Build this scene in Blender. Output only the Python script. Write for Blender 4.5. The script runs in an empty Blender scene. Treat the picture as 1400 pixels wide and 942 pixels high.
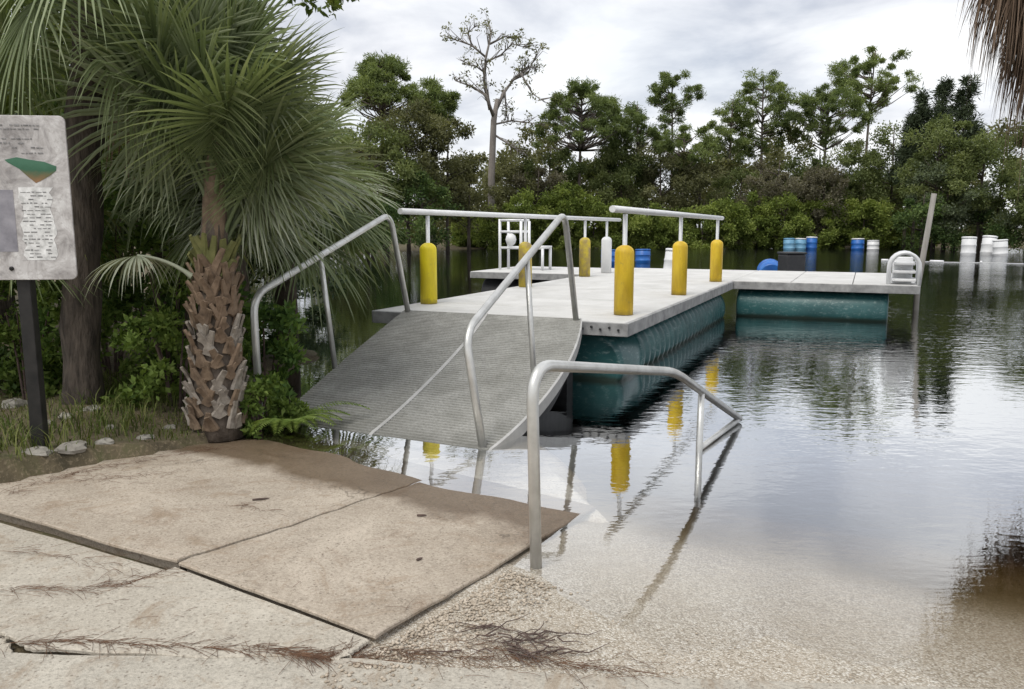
import bpy, bmesh, math, random
import numpy as np
from mathutils import Vector, Matrix

# ------------------------------------------------------------------ camera, sky, sun, exposure
sc = bpy.context.scene
col = sc.collection
EYE = 1.5                                   # metres above the water (z = 0)
PITCH = math.atan(160 / 1080)
cam = bpy.data.objects.new('camera', bpy.data.cameras.new('camera'))
col.objects.link(cam)
cam.location = (0, 0, EYE)
cam.rotation_euler = (math.pi / 2 - PITCH, 0, 0)
cam.data.sensor_width = 36
cam.data.lens = 36 * 1080 / 1400
cam.data.clip_start = 0.05
cam.data.clip_end = 2000
sc.camera = cam

SUN_EL, SUN_AZ = math.radians(58), math.radians(215)     # azimuth from +Y, clockwise: behind and left of the camera
world = bpy.data.worlds.new('World')
sc.world = world
world.use_nodes = True
wt = world.node_tree
wt.nodes.clear()
def wn(t, **k):
    n = wt.nodes.new(t)
    for a, b in k.items(): setattr(n, a, b)
    return n
wl = wt.links.new
sky = wn('ShaderNodeTexSky', sky_type='NISHITA', sun_disc=False, sun_elevation=SUN_EL, sun_rotation=SUN_AZ)
bg_sky = wn('ShaderNodeBackground'); bg_sky.inputs['Strength'].default_value = 0.07
wl(sky.outputs[0], bg_sky.inputs[0])
tc = wn('ShaderNodeTexCoord')
sep = wn('ShaderNodeSeparateXYZ'); wl(tc.outputs['Generated'], sep.inputs[0])
zc = wn('ShaderNodeMath', operation='MAXIMUM'); wl(sep.outputs['Z'], zc.inputs[0]); zc.inputs[1].default_value = 0.0
za = wn('ShaderNodeMath', operation='ADD'); wl(zc.outputs[0], za.inputs[0]); za.inputs[1].default_value = 0.22
dx = wn('ShaderNodeMath', operation='DIVIDE'); wl(sep.outputs['X'], dx.inputs[0]); wl(za.outputs[0], dx.inputs[1])
dy = wn('ShaderNodeMath', operation='DIVIDE'); wl(sep.outputs['Y'], dy.inputs[0]); wl(za.outputs[0], dy.inputs[1])
cmb = wn('ShaderNodeCombineXYZ'); wl(dx.outputs[0], cmb.inputs[0]); wl(dy.outputs[0], cmb.inputs[1])
def wnoise(scale, detail, rough, dist, off):
    m = wn('ShaderNodeMapping'); m.inputs['Location'].default_value = off; wl(cmb.outputs[0], m.inputs[0])
    n = wn('ShaderNodeTexNoise'); n.inputs['Scale'].default_value = scale; n.inputs['Detail'].default_value = detail
    n.inputs['Roughness'].default_value = rough; n.inputs['Distortion'].default_value = dist
    wl(m.outputs[0], n.inputs['Vector'])
    return n
c1 = wnoise(1.7, 8, 0.56, 0.3, (3.1, 1.7, 0))
ramp = wn('ShaderNodeValToRGB')
e = ramp.color_ramp.elements
e[0].position = 0.36; e[0].color = (0.45, 0.47, 0.52, 1)
e[1].position = 0.60; e[1].color = (0.78, 0.785, 0.79, 1)
x = e.new(0.47); x.color = (0.61, 0.62, 0.65, 1)
wl(c1.outputs['Fac'], ramp.inputs[0])
bg_cloud = wn('ShaderNodeBackground'); wl(ramp.outputs[0], bg_cloud.inputs[0]); bg_cloud.inputs['Strength'].default_value = 1.0
c2 = wnoise(0.8, 4, 0.5, 0.2, (7.7, -2.2, 0))
mr = wn('ShaderNodeMapRange'); mr.inputs['From Min'].default_value = 0.35; mr.inputs['From Max'].default_value = 0.6
mr.inputs['To Min'].default_value = 0.72; mr.inputs['To Max'].default_value = 1.0
wl(c2.outputs['Fac'], mr.inputs[0])
mx = wn('ShaderNodeMixShader'); wl(mr.outputs[0], mx.inputs[0]); wl(bg_sky.outputs[0], mx.inputs[1]); wl(bg_cloud.outputs[0], mx.inputs[2])
wo = wn('ShaderNodeOutputWorld'); wl(mx.outputs[0], wo.inputs[0])

sl = bpy.data.lights.new('sun', 'SUN')
sl.energy = 1.5; sl.angle = math.radians(30); sl.color = (1.0, 0.96, 0.89)
sun = bpy.data.objects.new('sun', sl)
col.objects.link(sun)
sd = Vector((math.sin(SUN_AZ) * math.cos(SUN_EL), math.cos(SUN_AZ) * math.cos(SUN_EL), math.sin(SUN_EL)))
sun.rotation_euler = sd.to_track_quat('Z', 'Y').to_euler()
sun.location = (-20, -30, 60)
sc.view_settings.view_transform = 'Standard'
sc.view_settings.look = 'None'
sc.view_settings.exposure = 0.62
sc.view_settings.gamma = 1.0
sc.view_settings.use_curve_mapping = False
sc.cycles.max_bounces = 8
sc.cycles.transparent_max_bounces = 24
sc.cycles.caustics_reflective = False
sc.cycles.caustics_refractive = False

# ------------------------------------------------------------------ frames of reference
def UV(u, v, z=0.0):             # landing frame: u runs down into the water, v to the right
    a = math.radians(33)
    return (u * math.sin(a) + v * math.cos(a), u * math.cos(a) - v * math.sin(a), z)
DK = 0.9
def SN(s, n, z=0.0):             # dock frame: s runs along the dock away from the shore, n to the right
    a = math.radians(24); s *= DK; n *= DK
    return (s * math.sin(a) + n * math.cos(a), s * math.cos(a) - n * math.sin(a), z)
def at(px, py, D):               # a point seen in direction (px, py) at ground distance D: used to survey positions
    r = (px - 700) / 1080; u = -(py - 471) / 1080
    c, s = math.cos(PITCH), math.sin(PITCH)
    d = (r, c + u * s, -s + u * c)
    t = D / d[1]
    return Vector((d[0] * t, D, EYE + d[2] * t))

# ------------------------------------------------------------------ materials
class NT:
    def __init__(s, name):
        s.m = bpy.data.materials.new(name); s.m.use_nodes = True
        s.t = s.m.node_tree; s.t.nodes.clear()
        s.out = s.n('ShaderNodeOutputMaterial')
    def n(s, t, **k):
        nd = s.t.nodes.new(t)
        for a, b in k.items(): setattr(nd, a, b)
        return nd
    def l(s, a, b): s.t.links.new(a, b)
    def coord(s, which='Object', scale=(1, 1, 1)):
        c = s.n('ShaderNodeTexCoord'); m = s.n('ShaderNodeMapping'); m.inputs['Scale'].default_value = scale
        s.l(c.outputs[which], m.inputs[0]); return m.outputs[0]
    def pos(s, scale=(1, 1, 1)):
        g = s.n('ShaderNodeNewGeometry'); m = s.n('ShaderNodeMapping'); m.inputs['Scale'].default_value = scale
        s.l(g.outputs['Position'], m.inputs[0]); return m.outputs[0]
    def noise(s, vec, scale, detail=4, rough=0.55, dist=0.0):
        n = s.n('ShaderNodeTexNoise')
        n.inputs['Scale'].default_value = scale; n.inputs['Detail'].default_value = detail
        n.inputs['Roughness'].default_value = rough; n.inputs['Distortion'].default_value = dist
        s.l(vec, n.inputs['Vector']); return n.outputs['Fac']
    def ramp(s, fac, stops):
        r = s.n('ShaderNodeValToRGB'); el = r.color_ramp.elements
        el[0].position, el[0].color = stops[0][0], (*stops[0][1], 1)
        el[1].position, el[1].color = stops[-1][0], (*stops[-1][1], 1)
        for p, c in stops[1:-1]:
            x = el.new(p); x.color = (*c, 1)
        s.l(fac, r.inputs[0]); return r.outputs[0]
    def mapr(s, v, a, b, c=0.0, d=1.0):
        m = s.n('ShaderNodeMapRange'); m.inputs['From Min'].default_value = a; m.inputs['From Max'].default_value = b
        m.inputs['To Min'].default_value = c; m.inputs['To Max'].default_value = d
        s.l(v, m.inputs[0]); return m.outputs[0]
    def mix(s, fac, a, b, blend='MIX'):
        m = s.n('ShaderNodeMix', data_type='RGBA', blend_type=blend)
        for sock, v in ((m.inputs[0], fac), (m.inputs[6], a), (m.inputs[7], b)):
            if isinstance(v, (int, float)): sock.default_value = v
            elif isinstance(v, tuple): sock.default_value = (*v, 1)
            else: s.l(v, sock)
        return m.outputs[2]
    def math(s, op, a, b=0.0):
        m = s.n('ShaderNodeMath', operation=op)
        for sock, v in ((m.inputs[0], a), (m.inputs[1], b)):
            if isinstance(v, (int, float)): sock.default_value = v
            else: s.l(v, sock)
        return m.outputs[0]
    def bump(s, h, strength=0.3, dist=0.01, normal=None):
        b = s.n('ShaderNodeBump'); b.inputs['Strength'].default_value = strength; b.inputs['Distance'].default_value = dist
        s.l(h, b.inputs['Height'])
        if normal: s.l(normal, b.inputs['Normal'])
        return b.outputs[0]
    def pbr(s, color, rough=0.7, metal=0.0, normal=None, spec=0.5):
        p = s.n('ShaderNodeBsdfPrincipled')
        for key, v in (('Base Color', color), ('Roughness', rough), ('Metallic', metal), ('Specular IOR Level', spec)):
            if isinstance(v, tuple): p.inputs[key].default_value = (*v, 1)
            elif isinstance(v, (int, float)): p.inputs[key].default_value = v
            else: s.l(v, p.inputs[key])
        if normal: s.l(normal, p.inputs['Normal'])
        s.l(p.outputs[0], s.out.inputs['Surface'])
        return p

def simple(name, ca, cb, scale=6, rough=0.7, metal=0.0, bs=40, bstr=0.25, bd=0.004, stretch=(1, 1, 1), spec=0.5, det=5):
    t = NT(name); v = t.pos(stretch)
    c = t.ramp(t.noise(v, scale, det, 0.6), [(0.3, ca), (0.7, cb)])
    t.pbr(c, rough, metal, t.bump(t.noise(v, bs, 4), bstr, bd), spec)
    return t.m

def leafmat(name, dark, mid, light, trans=0.3, rough=0.6, spec=0.12):
    t = NT(name)
    a = t.n('ShaderNodeAttribute', attribute_name='var')
    oi = t.n('ShaderNodeObjectInfo')
    f = t.math('ADD', a.outputs['Fac'], t.mapr(oi.outputs['Random'], 0, 1, -0.12, 0.12))
    c = t.ramp(f, [(0.05, dark), (0.5, mid), (0.95, light)])
    p = t.pbr(c, rough, spec=spec)
    tr = t.n('ShaderNodeBsdfTranslucent')
    t.l(t.mix(1.0, c, (1.0, 1.0, 0.55), 'MULTIPLY'), tr.inputs[0])
    ms = t.n('ShaderNodeMixShader'); ms.inputs[0].default_value = trans
    t.l(p.outputs[0], ms.inputs[1]); t.l(tr.outputs[0], ms.inputs[2]); t.l(ms.outputs[0], t.out.inputs['Surface'])
    return t.m

M = {}
# aged concrete slab: pale tan, blotched, wet brown band next to the water (landing axis u)
def concrete(name, ca, cb, wet=None, grain=220):
    t = NT(name); v = t.pos()
    big = t.noise(v, 1.6, 6, 0.6, 0.4); fine = t.noise(v, 26, 6, 0.7); gr = t.noise(v, grain, 2, 0.6)
    c = t.ramp(big, [(0.28, ca), (0.72, cb)])
    c = t.mix(t.mapr(fine, 0.35, 0.7, 0.0, 0.55), c, tuple(x * 0.78 for x in ca))
    c = t.mix(t.mapr(gr, 0.35, 0.65, 0.0, 0.35), c, tuple(min(1, x * 1.15) for x in cb))
    st = t.noise(v, 3.4, 5, 0.65, 1.2)
    c = t.mix(t.mapr(st, 0.56, 0.72, 0, 0.6), c, (0.23, 0.16, 0.105))
    c = t.mix(t.mapr(t.noise(v, 0.9, 8, 0.72, 1.6), 0.5, 0.66, 0, 0.5), c, tuple(min(1, x * 1.22) for x in cb))
    c = t.mix(t.mapr(t.noise(v, 7.5, 8, 0.78, 0.8), 0.56, 0.74, 0, 0.55), c, (0.17, 0.145, 0.11))
    ck = t.n('ShaderNodeTexVoronoi', feature='DISTANCE_TO_EDGE'); ck.inputs['Scale'].default_value = 1.1
    wv = t.n('ShaderNodeMixRGB', blend_type='ADD'); wv.inputs[0].default_value = 0.35; t.l(v, wv.inputs[1])
    nz = t.n('ShaderNodeTexNoise'); nz.inputs['Scale'].default_value = 4.0; nz.inputs['Detail'].default_value = 6; t.l(v, nz.inputs['Vector']); t.l(nz.outputs['Color'], wv.inputs[2]); t.l(wv.outputs[0], ck.inputs['Vector'])
    crk = t.math('MULTIPLY', t.mapr(ck.outputs['Distance'], 0.0, 0.006, 1.0, 0.0), t.mapr(t.noise(v, 1.3, 3), 0.5, 0.6))
    c = t.mix(t.math('MULTIPLY', crk, 0.7), c, (0.10, 0.08, 0.06))
    pits = t.n('ShaderNodeTexVoronoi'); pits.inputs['Scale'].default_value = 38; t.l(v, pits.inputs['Vector'])
    c = t.mix(t.mapr(pits.outputs['Distance'], 0.10, 0.24, 0.7, 0.0), c, (0.13, 0.10, 0.075))
    sp = t.noise(v, 75, 3, 0.8)
    c = t.mix(t.mapr(sp, 0.52, 0.66, 0, 0.55), c, tuple(x * 0.55 for x in ca))
    c = t.mix(t.mapr(sp, 0.46, 0.34, 0, 0.45), c, tuple(min(1, x * 1.28) for x in cb))
    c = t.mix(t.mapr(t.noise(v, 2.1, 8, 0.8, 2.0), 0.53, 0.64, 0, 0.5), c, (0.24, 0.165, 0.10))
    rough = 0.85
    if wet is not None:
        g = t.n('ShaderNodeNewGeometry'); d = t.n('ShaderNodeVectorMath', operation='DOT_PRODUCT')
        a = math.radians(33); d.inputs[1].default_value = (math.sin(a), math.cos(a), 0)
        t.l(g.outputs['Position'], d.inputs[0])
        uu = t.math('ADD', d.outputs['Value'], t.math('MULTIPLY', t.mapr(t.noise(v, 1.1, 7, 0.62), 0.3, 0.7, -0.5, 0.5), 0.36))
        k = t.mapr(uu, wet + 0.02, wet + 0.2)
        c = t.mix(k, c, t.mix(1.0, c, (0.43, 0.37, 0.31), 'MULTIPLY'))
        rough = t.mapr(k, 0, 1, 0.85, 0.35)
    hh = t.math('ADD', t.math('MULTIPLY', fine, 0.6), t.math('MULTIPLY', gr, 0.4))
    hh = t.math('ADD', hh, t.math('MULTIPLY', sp, 0.8))
    t.pbr(c, rough, normal=t.bump(hh, 0.6, 0.008), spec=0.35)
    return t.m
M['slab'] = concrete('weathered_concrete', (0.31, 0.255, 0.195), (0.48, 0.42, 0.345), wet=2.98)
M['slab_low'] = concrete('pale_rough_concrete', (0.37, 0.33, 0.27), (0.50, 0.46, 0.39))
M['road'] = concrete('old_grey_pavement', (0.34, 0.31, 0.26), (0.47, 0.435, 0.37), grain=160)
M['apron'] = concrete('submerged_pale_concrete', (0.56, 0.53, 0.48), (0.74, 0.725, 0.69))

def gravelmat():
    t = NT('exposed_aggregate'); v = t.pos()
    vo = t.n('ShaderNodeTexVoronoi'); vo.inputs['Scale'].default_value = 135; t.l(v, vo.inputs['Vector'])
    sepc = t.n('ShaderNodeSeparateColor'); t.l(vo.outputs['Color'], sepc.inputs[0])
    c = t.ramp(sepc.outputs[0], [(0.0, (0.26, 0.215, 0.16)), (0.35, (0.46, 0.405, 0.325)), (0.7, (0.60, 0.55, 0.47)), (1.0, (0.76, 0.73, 0.66))])
    c = t.mix(t.mapr(vo.outputs['Distance'], 0.35, 0.75, 0, 0.5), c, (0.28, 0.24, 0.185))
    big = t.noise(v, 1.7, 6, 0.62, 0.5)
    c = t.mix(t.mapr(big, 0.42, 0.7, 0, 0.5), c, (0.45, 0.385, 0.30))
    c = t.mix(t.mapr(t.noise(v, 4.2, 8, 0.75, 1.0), 0.54, 0.72, 0, 0.5), c, (0.30, 0.255, 0.195))
    alg = t.noise(v, 2.6, 5, 0.6, 0.3)
    g = t.n('ShaderNodeNewGeometry'); sx = t.n('ShaderNodeSeparateXYZ'); t.l(g.outputs['Position'], sx.inputs[0])
    under = t.mapr(sx.outputs['Z'], -0.03, -0.11)
    c = t.mix(t.math('MULTIPLY', under, t.mapr(alg, 0.3, 0.6, 0.55, 0.95)), c, (0.155, 0.125, 0.055))
    h = t.math('SUBTRACT', 1.0, vo.outputs['Distance'])
    t.pbr(c, t.mapr(sx.outputs['Z'], 0.0, 0.02, 0.4, 0.85), normal=t.bump(h, 0.8, 0.008), spec=0.35)
    return t.m
M['gravel'] = gravelmat()

def soilmat():
    t = NT('leafy_soil'); v = t.pos()
    c = t.ramp(t.noise(v, 3.0, 6, 0.65, 0.4), [(0.3, (0.055, 0.045, 0.025)), (0.5, (0.12, 0.095, 0.055)), (0.72, (0.09, 0.10, 0.035))])
    c = t.mix(t.mapr(t.noise(v, 45, 4, 0.7), 0.52, 0.7, 0, 0.7), c, (0.30, 0.24, 0.16))
    g = t.n('ShaderNodeNewGeometry'); sx = t.n('ShaderNodeSeparateXYZ'); t.l(g.outputs['Position'], sx.inputs[0])
    c = t.mix(t.mapr(sx.outputs['Z'], 0.0, -0.25), c, (0.035, 0.026, 0.012))
    t.pbr(c, 0.95, normal=t.bump(t.noise(v, 30, 6, 0.7), 0.7, 0.03))
    return t.m
M['soil'] = soilmat()

def watermat():
    t = NT('tannin_water'); v = t.pos((1.0, 1.0, 1.0))
    # wind ripples grow with distance from the sheltered landing
    g = t.n('ShaderNodeNewGeometry'); sx = t.n('ShaderNodeSeparateXYZ'); t.l(g.outputs['Position'], sx.inputs[0])
    n1 = t.noise(t.pos((1.0, 1.7, 1)), 3.2, 3, 0.55, 0.25)
    n2 = t.noise(t.pos((0.9, 1.5, 1)), 9.0, 2, 0.5, 0.2)
    n3 = t.noise(t.pos((1, 1, 1)), 0.22, 2, 0.5)
    calm = t.math('MULTIPLY', t.mapr(sx.outputs['Y'], 2.6, 11.0, 0.10, 1.1), t.mapr(n3, 0.35, 0.65, 0.45, 1.25))
    calm = t.math('MULTIPLY', calm, t.mapr(sx.outputs['X'], -2.0, 2.5, 0.3, 1.0))
    calm = t.math('MULTIPLY', calm, t.mapr(sx.outputs['Y'], 12.0, 45.0, 1.0, 1.5))
    h = t.math('ADD', t.math('MULTIPLY', n1, 0.7), t.math('MULTIPLY', n2, 0.3))
    h = t.math('MULTIPLY', h, calm)
    n4 = t.noise(t.pos((0.8, 1.9, 1)), 17.0, 2, 0.5, 0.3)
    h = t.math('ADD', h, t.math('MULTIPLY', n4, t.mapr(sx.outputs['X'], -1.0, 1.5, 0.004, 0.035)))
    nb = t.bump(h, 1.0, 0.0095)
    lw = t.n('ShaderNodeLayerWeight'); lw.inputs['Blend'].default_value = 0.5; t.l(nb, lw.inputs['Normal'])
    refl = t.mapr(lw.outputs['Facing'], 0.53, 0.74, 0.05, 0.86)
    gl = t.n('ShaderNodeBsdfGlossy'); t.l(t.mapr(sx.outputs['Y'], 9.0, 45.0, 0.012, 0.09), gl.inputs['Roughness']); gl.inputs['Color'].default_value = (0.88, 0.89, 0.90, 1)
    t.l(nb, gl.inputs['Normal'])
    tr = t.n('ShaderNodeBsdfTransparent')
    ms = t.n('ShaderNodeMixShader'); t.l(refl, ms.inputs[0]); t.l(tr.outputs[0], ms.inputs[1]); t.l(gl.outputs[0], ms.inputs[2])
    t.l(ms.outputs[0], t.out.inputs['Surface'])
    ab = t.n('ShaderNodeVolumeAbsorption'); ab.inputs['Color'].default_value = (0.55, 0.42, 0.16, 1); ab.inputs['Density'].default_value = 3.2
    t.l(ab.outputs[0], t.out.inputs['Volume'])
    return t.m
M['water'] = watermat()

M['galv'] = simple('galvanised_pipe', (0.52, 0.52, 0.50), (0.72, 0.72, 0.70), 9, 0.38, 0.65, 60, 0.08, 0.002)
M['alu'] = simple('white_aluminium', (0.72, 0.73, 0.74), (0.82, 0.83, 0.84), 5, 0.45, 0.1, 50, 0.05, 0.002)
M['lemon'] = simple('lemon_yellow_plastic', (0.64, 0.50, 0.02), (0.82, 0.68, 0.02), 9, 0.45, 0, 30, 0.05, 0.002)
M['amber'] = simple('amber_yellow_plastic', (0.60, 0.38, 0.02), (0.82, 0.58, 0.035), 9, 0.5, 0, 30, 0.08, 0.002)
M['dirt_yellow'] = simple('peeling_yellow_plastic', (0.30, 0.22, 0.12), (0.66, 0.52, 0.03), 9, 0.6, 0, 40, 0.3, 0.004)
M['white_plastic'] = simple('white_plastic', (0.70, 0.71, 0.72), (0.84, 0.84, 0.84), 4, 0.4, 0, 30, 0.05, 0.002)
M['blue_plastic'] = simple('blue_plastic', (0.015, 0.09, 0.36), (0.03, 0.17, 0.52), 4, 0.4, 0, 30, 0.05, 0.002)
M['lightblue_plastic'] = simple('faded_blue_plastic', (0.10, 0.28, 0.45), (0.22, 0.42, 0.58), 4, 0.5, 0, 30, 0.05, 0.002)
M['black_plastic'] = simple('black_plastic', (0.012, 0.013, 0.016), (0.03, 0.03, 0.033), 5, 0.5, 0, 40, 0.1, 0.002)
M['black_paint'] = simple('black_painted_steel', (0.008, 0.008, 0.008), (0.028, 0.026, 0.024), 12, 0.5, 0.2, 60, 0.2, 0.003)
def deckmat():
    t = NT('pale_deck'); v = t.pos()
    c = t.ramp(t.noise(v, 1.7, 6, 0.65, 0.5), [(0.3, (0.50, 0.495, 0.475)), (0.7, (0.68, 0.675, 0.66))])
    c = t.mix(t.mapr(t.noise(v, 5.0, 7, 0.75, 0.9), 0.56, 0.75, 0, 0.5), c, (0.30, 0.285, 0.25))
    c = t.mix(t.mapr(t.noise(v, 90, 3, 0.7), 0.45, 0.7, 0, 0.35), c, (0.40, 0.395, 0.38))
    c = t.mix(t.mapr(t.noise(v, 13, 4, 0.6, 0.3), 0.70, 0.74, 0, 0.7), c, (0.80, 0.79, 0.77))
    t.pbr(c, 0.75, normal=t.bump(t.noise(v, 130, 3), 0.35, 0.003)); return t.m
def sleevemat(name, ca, cb):
    t = NT(name)
    c = t.ramp(t.noise(t.pos((1, 1, 0.25)), 11, 5, 0.65, 0.3), [(0.3, ca), (0.68, cb)])
    c = t.mix(t.mapr(t.noise(t.pos((1, 1, 0.6)), 26, 5, 0.75, 0.5), 0.58, 0.72, 0, 0.55), c, tuple(x * 0.45 + 0.06 for x in ca))
    g = t.n('ShaderNodeNewGeometry'); sx = t.n('ShaderNodeSeparateXYZ'); t.l(g.outputs['Position'], sx.inputs[0])
    zz = t.math('ADD', sx.outputs['Z'], t.math('MULTIPLY', t.noise(t.pos(), 16, 4), 0.10))
    c = t.mix(t.mapr(zz, 0.72, 0.65, 0, 0.6), c, (0.20, 0.15, 0.06))        # splashed dirt at the foot
    t.pbr(c, 0.52, normal=t.bump(t.noise(t.pos(), 40, 3), 0.12, 0.002)); return t.m
M['amber'] = sleevemat('amber_yellow_plastic', (0.62, 0.39, 0.02), (0.82, 0.58, 0.035))
M['lemon'] = sleevemat('lemon_yellow_plastic', (0.64, 0.50, 0.02), (0.82, 0.68, 0.02))
M['deck'] = deckmat()
M['fascia'] = simple('scuffed_grey_fascia', (0.22, 0.22, 0.22), (0.46, 0.46, 0.455), 7, 0.7, 0.1, 60, 0.3, 0.004)
M['dark'] = simple('dark_bracket_and_shade', (0.015, 0.016, 0.017), (0.04, 0.04, 0.042), 9, 0.7, 0, 60, 0.2, 0.003)

def tealmat():
    t = NT('teal_float_plastic'); v = t.pos()
    c = t.ramp(t.noise(v, 2.5, 5, 0.6), [(0.3, (0.014, 0.070, 0.074)), (0.7, (0.036, 0.125, 0.126))])
    scuff = t.noise(t.pos((1, 1, 2.2)), 14, 5, 0.7, 0.5)
    c = t.mix(t.mapr(scuff, 0.55, 0.72, 0, 0.5), c, (0.36, 0.46, 0.44))
    g = t.n('ShaderNodeNewGeometry'); sx = t.n('ShaderNodeSeparateXYZ'); t.l(g.outputs['Position'], sx.inputs[0])
    line = t.mapr(t.math('ADD', sx.outputs['Z'], t.math('MULTIPLY', t.noise(v, 6, 3), 0.05)), 0.09, 0.045)
    c = t.mix(line, c, (0.025, 0.045, 0.035))            # algae at the waterline
    t.pbr(c, 0.42, normal=t.bump(t.noise(v, 30, 3), 0.1, 0.004))
    return t.m
M['teal'] = tealmat()

def rampmat():
    t = NT('grey_ribbed_rubber'); v = t.pos()
    c = t.ramp(t.noise(v, 4, 6, 0.65, 0.6), [(0.3, (0.245, 0.242, 0.218)), (0.7, (0.40, 0.396, 0.37))])
    c = t.mix(t.mapr(t.noise(v, 60, 3, 0.7), 0.4, 0.7, 0, 0.5), c, (0.12, 0.118, 0.108))
    g = t.n('ShaderNodeNewGeometry'); sx = t.n('ShaderNodeSeparateXYZ'); t.l(g.outputs['Position'], sx.inputs[0])
    c = t.mix(t.mapr(sx.outputs['Z'], 0.05, 0.0, 0, 0.5), c, (0.09, 0.088, 0.075))
    t.pbr(c, 0.62, normal=t.bump(t.noise(v, 90, 3), 0.25, 0.003))
    return t.m
M['rubber'] = rampmat()
M['seam'] = simple('pale_seam', (0.38, 0.375, 0.36), (0.50, 0.495, 0.48), 8, 0.6)

M['bark'] = simple('grey_brown_bark', (0.028, 0.022, 0.017), (0.115, 0.092, 0.073), 22, 0.95, 0, 34, 1.0, 0.03, (1, 1, 0.22))
M['palm_bark'] = simple('palm_bark', (0.05, 0.038, 0.028), (0.155, 0.125, 0.10), 14, 0.95, 0, 40, 0.9, 0.015, (1, 1, 0.5))
M['pine_bark'] = simple('pine_bark', (0.10, 0.08, 0.07), (0.20, 0.17, 0.15), 3, 0.95, 0, 12, 0.8, 0.03, (1, 1, 0.4))
M['snag_bark'] = simple('dead_wood', (0.16, 0.14, 0.125), (0.27, 0.245, 0.22), 3, 0.9, 0, 12, 0.6, 0.02, (1, 1, 0.4))
M['boot_grey'] = simple('grey_leaf_base', (0.16, 0.135, 0.11), (0.38, 0.34, 0.29), 16, 0.9, 0, 60, 0.6, 0.006)
M['boot_brown'] = simple('brown_leaf_base', (0.10, 0.068, 0.045), (0.25, 0.18, 0.12), 16, 0.9, 0, 60, 0.6, 0.006)
M['boot_red'] = simple('reddish_leaf_base', (0.11, 0.072, 0.045), (0.26, 0.185, 0.125), 16, 0.85, 0, 60, 0.5, 0.006)
M['boot_green'] = simple('green_leaf_base', (0.11, 0.12, 0.035), (0.20, 0.20, 0.07), 16, 0.7, 0, 60, 0.3, 0.005)
M['petiole'] = simple('green_petiole', (0.10, 0.13, 0.03), (0.19, 0.21, 0.06), 8, 0.5, 0, 40, 0.1, 0.003)
M['pile'] = simple('weathered_pile', (0.17, 0.16, 0.145), (0.34, 0.325, 0.30), 7, 0.9, 0, 30, 0.6, 0.01, (1, 1, 0.2))
M['rock'] = simple('pale_limestone', (0.17, 0.155, 0.13), (0.36, 0.34, 0.30), 9, 0.9, 0, 30, 0.7, 0.02)
M['pebble'] = simple('tan_pebbles', (0.22, 0.17, 0.115), (0.58, 0.51, 0.42), 40, 0.8, 0, 60, 0.3, 0.003)
M['litter'] = simple('brown_pine_straw', (0.075, 0.038, 0.022), (0.19, 0.105, 0.06), 20, 0.9, 0, 60, 0.2, 0.002)
M['twig'] = simple('grey_brown_twig', (0.05, 0.033, 0.028), (0.13, 0.09, 0.075), 20, 0.9)

M['palm_leaf'] = leafmat('palm_leaf', (0.07, 0.098, 0.042), (0.165, 0.21, 0.095), (0.33, 0.38, 0.22), 0.32, 0.45, 0.3)
M['palm_pale'] = leafmat('silvery_palm_leaf', (0.16, 0.19, 0.12), (0.30, 0.33, 0.24), (0.46, 0.48, 0.38), 0.2, 0.5)
M['palm_grey'] = leafmat('grey_green_palm_leaf', (0.09, 0.115, 0.06), (0.21, 0.25, 0.14), (0.38, 0.42, 0.29), 0.3, 0.45, 0.3)
M['palm_dead'] = leafmat('dead_palm_leaf', (0.07, 0.045, 0.03), (0.15, 0.105, 0.075), (0.27, 0.20, 0.15), 0.1, 0.8)
M['palm_yellow'] = leafmat('yellow_green_palm_leaf', (0.05, 0.075, 0.018), (0.12, 0.15, 0.04), (0.30, 0.30, 0.10), 0.3, 0.45)
M['shrub'] = leafmat('shrub_leaf', (0.049, 0.093, 0.028), (0.122, 0.210, 0.058), (0.260, 0.376, 0.102), 0.45)
M['shrub_light'] = leafmat('light_shrub_leaf', (0.055, 0.095, 0.02), (0.15, 0.22, 0.05), (0.27, 0.35, 0.10), 0.35)
M['oak'] = leafmat('oak_leaf', (0.036, 0.060, 0.017), (0.102, 0.144, 0.036), (0.288, 0.324, 0.078), 0.4)
M['thicket'] = leafmat('thicket_leaf', (0.034, 0.063, 0.024), (0.091, 0.145, 0.051), (0.200, 0.270, 0.097), 0.45)
M['cedar'] = leafmat('cedar_leaf', (0.036, 0.060, 0.030), (0.084, 0.120, 0.060), (0.150, 0.192, 0.096), 0.2)
M['pine'] = leafmat('pine_needles', (0.073, 0.105, 0.040), (0.163, 0.213, 0.079), (0.286, 0.342, 0.140), 0.45)
M['wood_olive'] = leafmat('olive_tree_leaf', (0.082, 0.090, 0.046), (0.180, 0.185, 0.093), (0.286, 0.286, 0.152), 0.45)
M['wood_green'] = leafmat('green_tree_leaf', (0.073, 0.098, 0.040), (0.168, 0.208, 0.082), (0.286, 0.325, 0.140), 0.45)
M['wood_brown'] = leafmat('brownish_tree_leaf', (0.087, 0.079, 0.058), (0.176, 0.165, 0.117), (0.274, 0.258, 0.185), 0.45)
M['wood_grey'] = leafmat('grey_green_willow_leaf', (0.096, 0.120, 0.071), (0.185, 0.226, 0.136), (0.298, 0.346, 0.226), 0.45)
M['hedge'] = leafmat('bright_shore_leaf', (0.079, 0.112, 0.028), (0.213, 0.275, 0.068), (0.353, 0.409, 0.118), 0.45)
M['dark_conifer'] = leafmat('dark_conifer_leaf', (0.026, 0.038, 0.020), (0.061, 0.081, 0.046), (0.116, 0.145, 0.084), 0.15)
M['grass'] = leafmat('grass_blade', (0.04, 0.06, 0.014), (0.10, 0.135, 0.034), (0.24, 0.25, 0.09), 0.3)

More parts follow.
